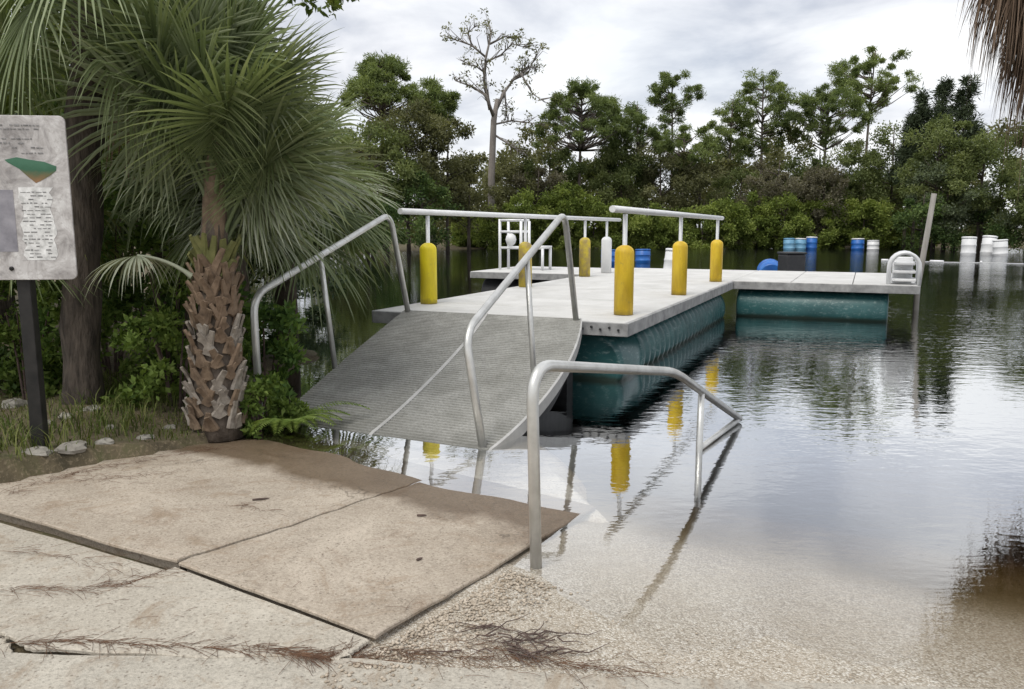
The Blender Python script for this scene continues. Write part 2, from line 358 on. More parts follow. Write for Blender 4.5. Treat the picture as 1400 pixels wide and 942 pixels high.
# ------------------------------------------------------------------ mesh helpers
WLOC = {}                                   # world location of every empty / part origin
def wloc(o):
    p = Vector((0, 0, 0))
    while o is not None:
        p = p + Vector(o.location); o = o.parent
    return p
def tag(o, label=None, cat=None, group=None, kind=None):
    if label: o['label'] = label
    if cat: o['category'] = cat
    if group: o['group'] = group
    if kind: o['kind'] = kind
    return o
def thing(name, loc, label, cat, group=None):
    o = bpy.data.objects.new(name, None); col.objects.link(o)
    o.location = loc; o.empty_display_size = 0.2
    return tag(o, label, cat, group)
def link(name, me, mat, parent=None, loc=None):
    o = bpy.data.objects.new(name, me); col.objects.link(o)
    if mat and not me.materials: me.materials.append(mat)
    if parent is not None: o.parent = parent
    if loc is not None: o.location = loc
    return o
def npmesh(name, V, F, var=None, smooth=False, origin=None):
    V = np.asarray(V, dtype=np.float32)
    if origin is not None: V = V - np.array(origin, dtype=np.float32)
    F = np.asarray(F, dtype=np.int32); k = F.shape[1]
    me = bpy.data.meshes.new(name)
    me.vertices.add(len(V)); me.vertices.foreach_set('co', V.ravel())
    me.loops.add(F.size); me.loops.foreach_set('vertex_index', F.ravel())
    me.polygons.add(len(F))
    me.polygons.foreach_set('loop_start', np.arange(0, F.size, k, dtype=np.int32))
    if smooth: me.polygons.foreach_set('use_smooth', np.ones(len(F), dtype=bool))
    me.update(calc_edges=True)
    if var is not None:
        a = me.attributes.new('var', 'FLOAT', 'FACE'); a.data.foreach_set('value', np.asarray(var, dtype=np.float32))
    return me

class MB:
    def __init__(s): s.v = []; s.f = []
    def add(s, vs, fs):
        o = len(s.v); s.v += [tuple(p) for p in vs]; s.f += [tuple(i + o for i in f) for f in fs]; return s
    def box(s, c, size, rz=0.0, bev=0.0):
        x, y, z = (k / 2 for k in size); ca, sa = math.cos(rz), math.sin(rz)
        def R(a, b, d): return (c[0] + a * ca - b * sa, c[1] + a * sa + b * ca, c[2] + d)
        return s.add([R(i, j, k) for i in (-x, x) for j in (-y, y) for k in (-z, z)],
                     [(0, 1, 3, 2), (4, 6, 7, 5), (0, 4, 5, 1), (2, 3, 7, 6), (0, 2, 6, 4), (1, 5, 7, 3)])
    def tube(s, pts, r, seg=10, caps=True):
        pts = [Vector(p) for p in pts]; n = len(pts)
        rs = r if isinstance(r, (list, tuple)) else [r] * n
        up = Vector((0, 0, 1)); vs = []; prev = None
        for i, p in enumerate(pts):
            t = (pts[min(i + 1, n - 1)] - pts[max(i - 1, 0)]).normalized()
            if prev is None:
                a = t.cross(up if abs(t.z) < 0.95 else Vector((1, 0, 0))).normalized()
            else:
                a = (prev - t * prev.dot(t)).normalized()
            prev = a; b = t.cross(a)
            for k in range(seg):
                q = 2 * math.pi * k / seg
                vs.append(p + (a * math.cos(q) + b * math.sin(q)) * rs[i])
        fs = [(i * seg + k, i * seg + (k + 1) % seg, (i + 1) * seg + (k + 1) % seg, (i + 1) * seg + k) for i in range(n - 1) for k in range(seg)]
        if caps: fs += [tuple(range(seg))[::-1], tuple((n - 1) * seg + k for k in range(seg))]
        return s.add(vs, fs)
    def lathe(s, c, prof, seg=24, axis=(0, 0, 1)):     # prof: (radius, distance along axis)
        ax = Vector(axis).normalized(); a = ax.cross(Vector((0, 0, 1)) if abs(ax.z) < 0.9 else Vector((1, 0, 0))).normalized(); b = ax.cross(a)
        c = Vector(c); n = len(prof)
        vs = [c + ax * h + (a * math.cos(2 * math.pi * k / seg) + b * math.sin(2 * math.pi * k / seg)) * r for r, h in prof for k in range(seg)]
        fs = [(i * seg + k, i * seg + (k + 1) % seg, (i + 1) * seg + (k + 1) % seg, (i + 1) * seg + k) for i in range(n - 1) for k in range(seg)]
        fs += [tuple(range(seg))[::-1], tuple((n - 1) * seg + k for k in range(seg))]
        return s.add(vs, fs)
    def prism(s, poly, z0, z1):               # poly of (x, y); z0/z1 may be functions of (x, y)
        n = len(poly); f0 = z0 if callable(z0) else (lambda x, y: z0); f1 = z1 if callable(z1) else (lambda x, y: z1)
        return s.add([(x, y, f0(x, y)) for x, y in poly] + [(x, y, f1(x, y)) for x, y in poly],
                     [tuple(range(n))[::-1], tuple(range(n, 2 * n))] + [(i, (i + 1) % n, n + (i + 1) % n, n + i) for i in range(n)])
    def build(s, name, mat, parent=None, smooth=False, bevel=0.0, origin=None):
        me = bpy.data.meshes.new(name)
        o = wloc(parent) if parent is not None else Vector(origin or (0, 0, 0))
        me.from_pydata([tuple(Vector(p) - o) for p in s.v], [], s.f); me.update()
        if smooth:
            me.polygons.foreach_set('use_smooth', [len(p.vertices) == 4 for p in me.polygons])
        ob = link(name, me, mat, parent, None if parent is not None else (origin or None))
        if bevel:
            b = ob.modifiers.new('bevel', 'BEVEL'); b.width = bevel; b.segments = 2; b.limit_method = 'ANGLE'; b.angle_limit = math.radians(40)
        return ob

def bend(pts, r=0.08, k=6):                  # round the corners of a poly-line
    pts = [Vector(p) for p in pts]; out = [pts[0]]
    for i in range(1, len(pts) - 1):
        a, b, c = pts[i - 1], pts[i], pts[i + 1]
        d1 = (a - b); d2 = (c - b); rr = min(r, d1.length * 0.45, d2.length * 0.45)
        p, q = b + d1.normalized() * rr, b + d2.normalized() * rr
        for j in range(k + 1):
            t = j / k; out.append(p * (1 - t) ** 2 + b * 2 * t * (1 - t) + q * t * t)
    return out + [pts[-1]]

def unit(rng, n):
    v = rng.normal(size=(n, 3)); return v / np.linalg.norm(v, axis=1, keepdims=True)
def leaves(rng, C, L, W, axis=None, spread=1.0, fold=False, lv=0.3, up=0.0):
    """one small pointed leaf per centre; returns verts, quads"""
    n = len(C); a = unit(rng, n) * spread
    if axis is not None: a = a + axis
    a[:, 2] += up
    a /= np.linalg.norm(a, axis=1, keepdims=True) + 1e-9
    b = np.cross(a, unit(rng, n)); b /= np.linalg.norm(b, axis=1, keepdims=True) + 1e-9
    ll = L * (1 + lv * rng.uniform(-1, 1, (n, 1))); ww = W * (1 + lv * rng.uniform(-1, 1, (n, 1)))
    if not fold:
        V = np.stack([C, C + a * ll * 0.45 + b * ww * 0.5, C + a * ll, C + a * ll * 0.45 - b * ww * 0.5], 1).reshape(-1, 3)
        F = np.arange(4 * n).reshape(n, 4)
        return V, F
    nn = np.cross(a, b)
    V = np.stack([C, C + a * ll * .4 + b * ww * .5 + nn * ww * .18, C + a * ll * .5, C + a * ll * .4 - b * ww * .5 + nn * ww * .18, C + a * ll - nn * ll * .12], 1).reshape(-1, 3)
    base = (np.arange(n) * 5)[:, None]
    F = np.concatenate([base + np.array([[0, 2, 4, 1]]), base + np.array([[0, 3, 4, 2]])], 1).reshape(-1, 4)
    return V, F
def clumps(rng, cen, rad, per, L, W, flat=0.8, shell=0.55, **kw):
    """leaf clouds round clump centres: cen (m,3), rad (m,)"""
    cen = np.asarray(cen); rad = np.asarray(rad); m = len(cen)
    d = unit(rng, m * per); r = (shell + (1 - shell) * rng.uniform(0, 1, (m * per, 1))) * rng.uniform(0.35, 1, (m * per, 1)) ** 0.4
    off = d * r * np.repeat(rad, per)[:, None]; off[:, 2] *= flat
    C = np.repeat(cen, per, 0) + off
    V, F = leaves(rng, C, L, W, axis=d * 0.6, **kw)
    v0 = np.repeat(rng.uniform(0.25, 0.75, m), per) + rng.uniform(-0.3, 0.3, m * per)
    if len(F) == 2 * len(C): v0 = np.repeat(v0, 2)
    return V, F, np.clip(v0, 0, 1)

# ------------------------------------------------------------------ setting: terrain, ramp, slabs, water
LAKE = [UV(2.75, 2.3)[:2], UV(6, 1.7)[:2], UV(9.8, 0.45)[:2], UV(13, 0.55)[:2], (13.5, 17.5), (25, 34), (36, 48), (38, 58), (22, 62.5), (6, 60), (-5, 55),
        (-11, 44), (-10, 28), (-7, 18), (-4.9, 12), (-2.3, 9.4), (-2.35, 8.3), (-2.6, 7.5), (-2.2, 6.4), (-1.95, 5.85), UV(3.65, -4.75)[:2], UV(3.5, -3)[:2], UV(2.75, -1.7)[:2]]
def sdf(X, Y):                                # positive outside the lake
    P = np.array(LAKE); d = np.full(X.shape, 1e9); inside = np.zeros(X.shape, bool)
    for i in range(len(P)):
        a = P[i]; b = P[(i + 1) % len(P)]; e = b - a
        t = np.clip(((X - a[0]) * e[0] + (Y - a[1]) * e[1]) / (e @ e), 0, 1)
        d = np.minimum(d, np.hypot(X - a[0] - t * e[0], Y - a[1] - t * e[1]))
        c = ((a[1] > Y) != (b[1] > Y)) & (X < (b[0] - a[0]) * (Y - a[1]) / (b[1] - a[1] + 1e-12) + a[0])
        inside ^= c
    return np.where(inside, -d, d)
A33 = math.radians(33)
def uof(x, y): return x * math.sin(A33) + y * math.cos(A33)
def vof(x, y): return x * math.cos(A33) - y * math.sin(A33)
SL = 0.045
def ramp_z(u): return np.where(u < 3.5, (2.72 - u) * SL, (2.72 - 3.5) * SL - (u - 3.5) * 0.17 - np.maximum(u - 4.6, 0) * 0.15)
def slab_z(x, y): return (3.5 - uof(x, y)) * SL
def wob(X, Y, s, k): return np.sin(X * s + k) * np.cos(Y * s * 1.3 + k * 2) + 0.5 * np.sin(X * s * 2.3 + Y * s * 1.9 + k)
def ground_z(X, Y):
    d = sdf(X, Y) + 0.12 * wob(X, Y, 2.1, 1.0)
    land = 0.03 + 0.11 * np.clip(d, 0, 1.2) + 0.03 * np.clip(d - 1.2, 0, 12) + 0.02 * wob(X, Y, 3.0, 4.0)
    bed = -np.minimum(2.6, 0.03 + 0.55 * np.clip(-d, 0, 9))
    Z = np.where(d > 0, np.maximum(land, 0.025), bed)
    U = uof(X, Y); Vv = vof(X, Y)
    on_ramp = (Vv > -5.2) & (Vv < 2.2) & (U < 7.5)
    Z = np.where(on_ramp & ((Vv > -1.95) | (U > 3.5)), np.minimum(Z, ramp_z(U) - 0.12), Z)
    on_slab = (Vv > -4.72) & (Vv < -1.7) & (U < 3.75)
    Z = np.where(on_slab, np.minimum(Z, slab_z(X, Y) - 0.13), Z)
    Z = np.where((Y < 2.6) & (X > -9) & (X < 8), np.minimum(Z, (3.0 - U) * SL - 0.1), Z)
    return Z
def gz(x, y): return float(ground_z(np.array([float(x)]), np.array([float(y)]))[0])
def stretched(lo, hi, c, fine, n):
    t = np.linspace(-1, 1, n); k = 6.5
    s = np.sinh(k * t) / np.sinh(k)
    g = np.where(s < 0, c + s * (c - lo), c + s * (hi - c)) + t * fine * n / 2 * (1 - t * t)
    return np.sort(g)
gx = stretched(-420, 420, -1.2, 0.06, 320); gy = stretched(-260, 620, 5.6, 0.06, 320)
XX, YY = np.meshgrid(gx, gy); ZZ = ground_z(XX, YY)
nx, ny = len(gx), len(gy)
I = np.arange(nx * ny).reshape(ny, nx)
GF = np.stack([I[:-1, :-1], I[:-1, 1:], I[1:, 1:], I[1:, :-1]], -1).reshape(-1, 4)
terrain = link('ground', npmesh('ground', np.stack([XX, YY, ZZ], -1).reshape(-1, 3), GF, smooth=True), M['soil'])
tag(terrain, 'dark leafy soil of the banks around the lake', kind='structure')

# boat ramp of exposed aggregate running under the water
ru = np.linspace(-4, 8.5, 160); rv = np.linspace(-4.9, 2.1, 90)
RU, RV = np.meshgrid(ru, rv)
RZ = ramp_z(RU) + 0.006 * wob(RU, RV, 2.7, 0.4) + 0.003 * wob(RU, RV, 7.1, 2.4)
RZ = np.where(RV < -2.05, RZ - 0.09, RZ)
RX = RU * math.sin(A33) + RV * math.cos(A33); RY = RU * math.cos(A33) - RV * math.sin(A33)
I = np.arange(RU.size).reshape(RU.shape)
RF = np.stack([I[:-1, :-1], I[:-1, 1:], I[1:, 1:], I[1:, :-1]], -1).reshape(-1, 4)[:, ::-1]
tag(link('boat_ramp', npmesh('boat_ramp', np.stack([RX, RY, RZ], -1).reshape(-1, 3), RF, smooth=True), M['gravel']),
    'pale pebbly boat ramp sloping down into the water', kind='structure')

def jag(a, b, n, amp, rnd):                   # an uneven edge from a to b
    a = Vector(a); b = Vector(b); d = (b - a); nn = Vector((-d.y, d.x)).normalized(); out = []; w = 0
    for i in range(n):
        w = 0.6 * w + rnd.uniform(-amp, amp)
        out.append(a + d * (i / n) + (nn * w if i else Vector((0, 0))))
    return out
def undercut(pts, zf, thick):
    n = len(pts); cx = sum(p.x for p in pts) / n; cy = sum(p.y for p in pts) / n
    def ring(inset, dz):
        out = []
        for i, p in enumerate(pts):
            t = (pts[(i + 1) % n] - pts[i - 1]).normalized(); nn = Vector((-t.y, t.x))
            if nn.dot(Vector((cx - p.x, cy - p.y))) < 0: nn = -nn
            q = p + nn * inset; out.append((q.x, q.y, zf(p.x, p.y) + dz))
        return out
    rg = [ring(0.004, 0.0), ring(0.0, -0.004), ring(0.0, -0.014), ring(0.03, -0.034), ring(0.05, -thick)]
    V = [v for r in rg for v in r]
    F = [tuple(range(n)), tuple(range(4 * n, 5 * n))[::-1]] + [(k * n + i, k * n + (i + 1) % n, (k + 1) * n + (i + 1) % n, (k + 1) * n + i) for k in range(4) for i in range(n)]
    return MB().add(V, F)
def uneven(x, y): return 0.0045 * float(wob(x, y, 2.0, 0.7)) + 0.0016 * float(wob(x, y, 6.0, 2.0))
def settle(ob):                               # cut the slab into a grid and let its surface undulate slightly
    bm = bmesh.new(); bm.from_mesh(ob.data)
    for k in range(36):
        u = 1.75 + 0.065 * k
        bmesh.ops.bisect_plane(bm, geom=bm.verts[:] + bm.edges[:] + bm.faces[:], plane_co=UV(u, -3), plane_no=UV(1, 0))
    for k in range(28):
        bmesh.ops.bisect_plane(bm, geom=bm.verts[:] + bm.edges[:] + bm.faces[:], plane_co=UV(2, -5 + 0.115 * k), plane_no=UV(0, 1))
    for v in bm.verts: v.co.z += uneven(v.co.x, v.co.y)
    bm.to_mesh(ob.data); bm.free(); return ob
def slab(name, corners, zf, thick, mat, seed, amps, label):
    rnd = random.Random(seed); pts = []
    for i in range(len(corners)):
        pts += jag(corners[i], corners[(i + 1) % len(corners)], 14, amps[i], rnd)
    o = undercut(pts, zf, thick).build(name, mat)
    return tag(o, label, kind='structure')
def uv2(u, v): return Vector(UV(u, v)[:2])
def tilt(dz, k, u0, kv=0, v0=0): return lambda x, y: slab_z(x, y) + dz + k * (uof(x, y) - u0) + kv * (vof(x, y) - v0)
JR = random.Random(88); joint_line = []; w_ = 0
for i in range(29):
    w_ = 0.75 * w_ + JR.uniform(-0.011, 0.011); joint_line.append((1.922 + (3.80 - 1.922) * i / 28, -2.965 + 0.03 * i / 28 + (w_ if 0 < i < 28 else 0)))
def slab_poly(name, pts, zf, thick, mat, label):
    return tag(settle(undercut(pts, zf, thick).build(name, mat)), label, kind='structure')
rj = random.Random(3)
slab_poly('concrete_slab', jag(uv2(1.922, -2.958), uv2(1.93, -1.83), 16, 0.0025, rj) + jag(uv2(1.93, -1.83), uv2(3.72, -1.87), 22, 0.006, rj) + jag(uv2(3.72, -1.87), uv2(3.80, -2.93), 8, 0.01, rj) + [uv2(u, v + 0.0035) for u, v in reversed(joint_line)][:-1], tilt(0, 0, 0), 0.14, M['slab'],
     'tan concrete slab sloping down to the water beside the metal handrail')
slab_poly('concrete_slab', [uv2(u, v - 0.0035) for u, v in joint_line] + jag(uv2(3.80, -2.95), uv2(3.98, -4.72), 10, 0.02, rj)[1:] + jag(uv2(3.98, -4.72), uv2(1.72, -5.0), 16, 0.012, rj) + jag(uv2(1.72, -5.0), uv2(1.92, -2.972), 20, 0.005, rj), tilt(0.010, -0.005, 1.9), 0.14, M['slab'],
     'tan concrete slab with raised front edge below the palm and the sign')
LOWB = 2.47
slab('concrete_slab', [uv2(1.908, -2.96), uv2(1.916, -1.845), uv2(1.80, -1.83), Vector((-0.58, LOWB)), Vector((-1.62, LOWB + 0.02)), uv2(1.20, -2.94)], tilt(-0.011, 0, 0), 0.12, M['slab_low'], 12,
     (0.001, 0.004, 0.01, 0.012, 0.01, 0.004), 'low triangle of pale concrete in front of the joined slabs')
slab('concrete_slab', [uv2(1.905, -2.975), uv2(1.20, -2.955), Vector((-1.66, LOWB + 0.02)), Vector((-3.4, LOWB + 0.03)), uv2(1.69, -5.0)], tilt(-0.036, 0, 0), 0.12, M['slab_low'], 15,
     (0.004, 0.01, 0.012, 0.02, 0.004), 'sunken pale slab at the left under drifts of pine straw')
rm = random.Random(5)
front = [Vector((-9 + 15 * i / 60, LOWB + 0.022 - 0.010 * math.sin(i * 0.9) - rm.uniform(0, 0.014))) for i in range(61)]
front = [p if p.x < -0.3 else Vector((p.x, p.y - 0.03 - 0.045 * min(1.5, p.x + 0.3))) for p in front]
rd = MB().prism([(-9, -8), (6, -8)] + [(p.x, p.y) for p in reversed(front)], lambda x, y: (3.0 - uof(x, y)) * SL - 0.15, lambda x, y: (3.0 - uof(x, y)) * SL + 0.006)
tag(rd.build('road', M['road'], bevel=0.008), 'old grey pavement along the bottom of the landing', kind='structure')
tag(MB().prism([tuple(uv2(*q)) for q in ((0.9, -5.2), (0.9, -1.9), (1.7, -1.86), (3.5, -1.92), (3.5, -4.9))], lambda x, y: slab_z(x, y) - 0.16, lambda x, y: slab_z(x, y) - 0.062).build('joint_soil', M['soil']),
    'dark soil showing in the joints between the slabs', kind='structure')
rj2 = random.Random(19)
apc = [uv2(*q) for q in ((3.68, -1.89), (3.6, -4.7), (5.2, -4.6), (5.35, -3.5), (4.75, -3.0), (3.75, -1.9))]
ap_pts = [p for i in range(6) for p in jag(apc[i], apc[(i + 1) % 6], 12, 0.02, rj2)]
acx = sum(p.x for p in ap_pts) / len(ap_pts); acy = sum(p.y for p in ap_pts) / len(ap_pts)
def az_(x, y): return -0.022 - 0.022 * (uof(x, y) - 3.6)
nap = len(ap_pts); rings = []
for out, dz in ((0.0, 0.0), (0.05, -0.012), (0.14, -0.045), (0.30, -0.16)):
    for p in ap_pts:
        dd = Vector((p.x - acx, p.y - acy)).normalized(); q = p + dd * out
        rings.append((q.x, q.y, az_(p.x, p.y) + dz))
ap = MB().add(rings, [tuple(range(nap))] + [(k * nap + i, k * nap + (i + 1) % nap, (k + 1) * nap + (i + 1) % nap, (k + 1) * nap + i) for k in range(3) for i in range(nap)])
tag(ap.build('submerged_apron', M['apron']), 'pale concrete apron just under the water below the gangway', kind='structure')
wb = MB().box((0, 55, -2.0), (150, 140, 4.0))
water = wb.build('water', M['water'])
tag(water, 'dark tea coloured lake water reflecting the cloudy sky', kind='structure')

# ------------------------------------------------------------------ dock
DZ = 0.6
dock = thing('floating_dock', SN(8.1, -3.9, 0), 'pale floating dock on teal tube floats with an arm to each side', 'dock')
def sbox(mb, s0, s1, n0, n1, z0, z1):
    c = SN((s0 + s1) / 2, (n0 + n1) / 2, (z0 + z1) / 2)
    return mb.box(c, ((n1 - n0) * DK, (s1 - s0) * DK, z1 - z0), -math.radians(24))
panels = [(8.1 + 1.216 * i, 8.1 + 1.216 * (i + 1) - 0.012, -5.45, -2.29) for i in range(6)] + [(15.40, 17.39, -5.45, -2.29), (17.402, 19.4, -5.45, -2.29)] + [(15.40, 19.4, -2.278 + 1.05 * i, -2.278 + 1.05 * (i + 1) - 0.012) for i in range(3)] + [(16.3, 19.1, -8.3, -6.9), (16.3, 19.1, -6.888, -5.47)]
for (s0, s1, n0, n1) in panels:
    pnl = sbox(MB(), s0, s1, n0, n1, DZ - 0.05, DZ + 0.0022 * math.sin(s0 * 7 + n0 * 5)).build('deck_panel', M['deck'], dock, bevel=0.008)
    if n0 < -8: pnl['label'] = 'lower deck panel of the left arm with the white frame on it'
for (s0, s1, n0, n1) in ((8.06, 8.097, -5.45, -2.25), (8.10, 15.36, -2.287, -2.25), (15.36, 15.397, -2.25, 0.90), (15.40, 19.4, 0.863, 0.90), (8.1, 16.28, -5.49, -5.453), (16.26, 16.297, -8.3, -5.49)):
    sbox(MB(), s0, s1, n0, n1, DZ - 0.135, DZ - 0.006).build('fascia_board', M['fascia'], dock, bevel=0.006)
for i in range(8):                                     # fixing bolts on the front fascia
    p = SN(8.055, -3.05 + 0.1 * i, DZ - 0.05 - 0.02 * (i % 2))
    MB().lathe(p, [(0.012, 0), (0.012, 0.012), (0.006, 0.016)], 8, axis=Vector(SN(-1, 0)).normalized()).build('bolt', M['dark'], dock)
def corr(length, r, smooth_end, pitch, amp):
    prof = [(r * 0.86, 0), (r * 0.97, 0.02), (r, 0.06), (r, smooth_end)]
    x = smooth_end
    while x < length - 0.25:
        prof += [(r, x), (r + amp, x + pitch * 0.12), (r + amp, x + pitch * 0.42), (r - amp * 0.3, x + pitch * 0.56), (r - amp * 0.3, x + pitch * 0.9)]
        x += pitch
    return prof + [(r, length - 0.1), (r * 0.97, length - 0.03), (r * 0.86, length)]
ax = Vector(SN(1, 0)); an = Vector(SN(0, 1))
MB().lathe(SN(8.22, -2.72, 0.145), corr(6.25, 0.345, 0.68, 0.235, 0.022), 28, ax).build('ribbed_float', M['teal'], dock, smooth=True)
MB().lathe(SN(8.22, -5.02, 0.145), corr(6.25, 0.345, 0.68, 0.235, 0.022), 20, ax).build('ribbed_float', M['teal'], dock, smooth=True)
smooth_prof = [(0.29, 0), (0.33, 0.02), (0.345, 0.06), (0.345, 2.29), (0.33, 2.34), (0.29, 2.36)]
for s in (15.78, 18.9):
    MB().lathe(SN(s, -2.2, 0.145), smooth_prof, 28, an).build('smooth_float', M['teal'], dock, smooth=True)
MB().lathe(SN(16.75, -8.1, 0.125), smooth_prof, 20, an).build('smooth_float', M['dark'], dock, smooth=True)  # dark instead of teal: the shade beneath the left arm put into the colour
for s in (18.6,):
    MB().lathe(SN(s, -8.1, 0.125), smooth_prof, 20, an).build('smooth_float', M['dark'], dock, smooth=True)  # rear float of the left arm, same shade colour
for i in range(5):
    sbox(MB(), 8.7 + 1.5 * i, 8.82 + 1.5 * i, -5.3, -2.40, 0.495, DZ - 0.055).build('cross_beam', M['dark'], dock)
for i in range(4):
    sbox(MB(), 15.55, 19.2, -1.9 + 0.8 * i, -1.78 + 0.8 * i, 0.495, DZ - 0.055).build('cross_beam', M['dark'], dock)

# ---- guard rails with yellow sleeves
def guard_rail(posts, ends, n, label, grp):
    root = thing('guard_rail', SN(posts[0][0], n, DZ), label, 'railing', grp)
    zt = DZ + 1.067
    MB().tube([SN(ends[0], n, zt + 0.012), SN(ends[1], n, zt - 0.01)], 0.034, 12).build('top_rail', M['alu'], root, smooth=True)
    for (s, mat, r, h, lab) in posts:
        p = MB().tube([SN(s, n, DZ), SN(s, n, zt - 0.03)], 0.024, 10).build('post', M['alu'], root, smooth=True)
        prof = [(r, 0.0), (r, h - r * 0.8)] + [(r * math.cos(q), h - r * 0.8 + r * 0.8 * math.sin(q)) for q in (0.3, 0.6, 0.9, 1.2, 1.45)]
        sv = MB().lathe(SN(s, n, DZ + 0.003), prof, 24).build('sleeve', mat, p, smooth=True)
        if lab: sv['label'] = lab
    return root
guard_rail([(9.12, M['lemon'], 0.101, 0.72, 'lemon yellow domed sleeve'), (12.39, M['dirt_yellow'], 0.101, 0.685, 'peeling yellow domed sleeve'),
            (15.51, M['dirt_yellow'], 0.104, 0.72, 'blotched yellow sleeve with dark stains'), (17.0, M['white_plastic'], 0.104, 0.72, 'white domed sleeve')],
           (8.45, 18.0), -5.27, 'long pipe railing on three yellow sleeves and a white one, left side of dock', None)
guard_rail([(8.86, M['amber'], 0.101, 0.72, None), (11.84, M['amber'], 0.101, 0.72, None), (15.02, M['amber'], 0.101, 0.70, None)], (8.35, 15.5), -2.53,
           'short pipe railing on three amber sleeves, right side of dock', None)

# ---- white frame on the left arm
fr = thing('boarding_frame', SN(17.2, -6.9, DZ), 'white tubular boarding frame with low table on the left dock arm', 'frame')
fs, fn = 17.3, -8.02
def fp(dn, ds, z): return SN(fs + ds, fn + dn, DZ + z * DK)
for dn, ds, h in ((0, 0, 1.2), (0.55, 0, 1.15), (0, 0.5, 1.2), (0.55, 0.5, 1.15), (1.1, 0, 0.52), (1.1, 0.5, 0.52)):
    MB().tube([fp(dn, ds, 0), fp(dn, ds, h)], 0.032, 10).build('upright', M['alu'], fr, smooth=True)
for z, d1 in ((1.17, 0.55), (0.9, 0.55), (0.52, 1.1)):
    for ds in (0, 0.5):
        MB().tube([fp(0, ds, z), fp(d1, ds, z)], 0.028, 10).build('cross_rail', M['alu'], fr, smooth=True)
MB().box(fp(0.82, 0.25, 0.545), (0.56, 0.52, 0.04), -math.radians(24)).build('table_top', M['white_plastic'], fr, bevel=0.006)
MB().lathe(fp(0.28, 0.02, 0.56), [(0.03, 0), (0.09, 0.05), (0.12, 0.14), (0.10, 0.22), (0.04, 0.27)], 14).build('float_ball', M['white_plastic'], fr, smooth=True)

# ---- ladder and pile at the arm's outer end
la = thing('dock_ladder', SN(15.7, 0.6, DZ), 'white hooped dock ladder at the outer end of the right arm', 'ladder')
for ds in (0.10, 0.30, 0.62):
    arc = [SN(15.45 + ds, 0.40, DZ)] + [SN(15.45 + ds, 0.64 - 0.24 * math.cos(q), DZ + 0.27 + 0.23 * math.sin(q)) for q in [math.pi * k / 10 for k in range(11)]] + [SN(15.45 + ds, 0.88, DZ - 0.02)]
    MB().tube(arc, 0.03, 10).build('hoop_rail', M['alu'], la, smooth=True)
for k in range(3):
    MB().box(SN(15.80, 0.64, DZ + 0.07 + 0.13 * k), (0.36 - 0.03 * k, 0.42, 0.045), -math.radians(24)).build('tread', M['white_plastic'], la, bevel=0.012)
MB().box(SN(15.95, 0.62, DZ + 0.22), (0.30, 0.06, 0.42), -math.radians(24)).build('step_block', M['white_plastic'], la, bevel=0.02)
pl = MB().tube([SN(18.0, 0.99, -2.2), SN(18.0, 1.0, 0.4), SN(18.0, 1.17, 2.1)], [0.058, 0.05, 0.045], 12)
tag(pl.build('mooring_pile', M['pile'], None, smooth=True, origin=SN(18.0, 1.0, 0)), 'weathered grey pile leaning up beside the dock ladder', 'pile')

# ------------------------------------------------------------------ gangway
gw = thing('gangway', SN(6.4, -3.5, 0), 'grey ribbed gangway sloping from the dock into the water, with two pipe handrails', 'gangway')
T0, T1 = -0.22, 1.0                                    # below water .. at the dock
WL = Vector(SN(4.80 / DK, -4.17 / DK)); WR = Vector(SN(4.74 / DK, -2.27 / DK))
UL = Vector(SN(8.03, -4.97, DZ + 0.02)); UR = Vector(SN(8.03, -2.77, DZ + 0.02))
def edgeL(t): return WL + (UL - WL) * t
def edgeR(t):
    b = 0.17 * math.sin(math.pi * min(1, max(0, t))) ** 0.8
    return WR + (UR - WR) * t + Vector(SN(0, b, -0.10 * b))
def gang(t, w):
    a, b = edgeL(t), edgeR(t); p = a.lerp(b, w)
    p.z += 0.012 * math.sin(math.pi * max(0, t)) ** 2
    return p
def panel(w0, w1):
    NR = 78; vs = []; ws = [w0 + (w1 - w0) * i / 10 for i in range(11)]; rows = []
    for i in range(NR):                                # each rib: rise, flat top, fall, flat groove
        t0 = T0 + (T1 - T0) * i / NR; dt = (T1 - T0) / NR
        rows += [(t0, 0.0), (t0 + dt * 0.14, 0.014), (t0 + dt * 0.5, 0.014), (t0 + dt * 0.64, 0.0)]
    rows.append((T1, 0.0))
    V = [gang(t, w) + Vector((0, 0, h)) for t, h in rows for w in ws] + [gang(t, w) - Vector((0, 0, 0.07)) for t, h in (rows[0], rows[-1]) for w in ws]
    k = len(ws); n = len(rows)
    F = [(i * k + j, i * k + j + 1, (i + 1) * k + j + 1, (i + 1) * k + j) for i in range(n - 1) for j in range(k - 1)]
    # closed sides and underside
    side = []
    for j in (0, k - 1):
        base = len(V); V += [gang(t, ws[j]) - Vector((0, 0, 0.07)) for t, h in rows]
        F += [(i * k + j, (i + 1) * k + j, base + i + 1, base + i) for i in range(n - 1)]; side.append(base)
    F += [(side[0] + i, side[0] + i + 1, side[1] + i + 1, side[1] + i) for i in range(n - 1)]
    return MB().add(V, F)
SEAMW = 0.49
panel(0.0, SEAMW - 0.006).build('tread_panel', M['rubber'], gw)
panel(SEAMW + 0.006, 1.0).build('tread_panel', M['rubber'], gw)
sv = []
for i in range(41):
    t = T0 + (T1 - T0) * i / 40
    sv += [gang(t, SEAMW - 0.008) + Vector((0, 0, 0.017)), gang(t, SEAMW + 0.008) + Vector((0, 0, 0.017)), gang(t, SEAMW + 0.005) - Vector((0, 0, 0.03)), gang(t, SEAMW - 0.005) - Vector((0, 0, 0.03))]
MB().add(sv, [(4 * i + a, 4 * i + (a + 1) % 4, 4 * i + 4 + (a + 1) % 4, 4 * i + 4 + a) for i in range(40) for a in range(4)]).build('seam_strip', M['seam'], gw)
sv = []
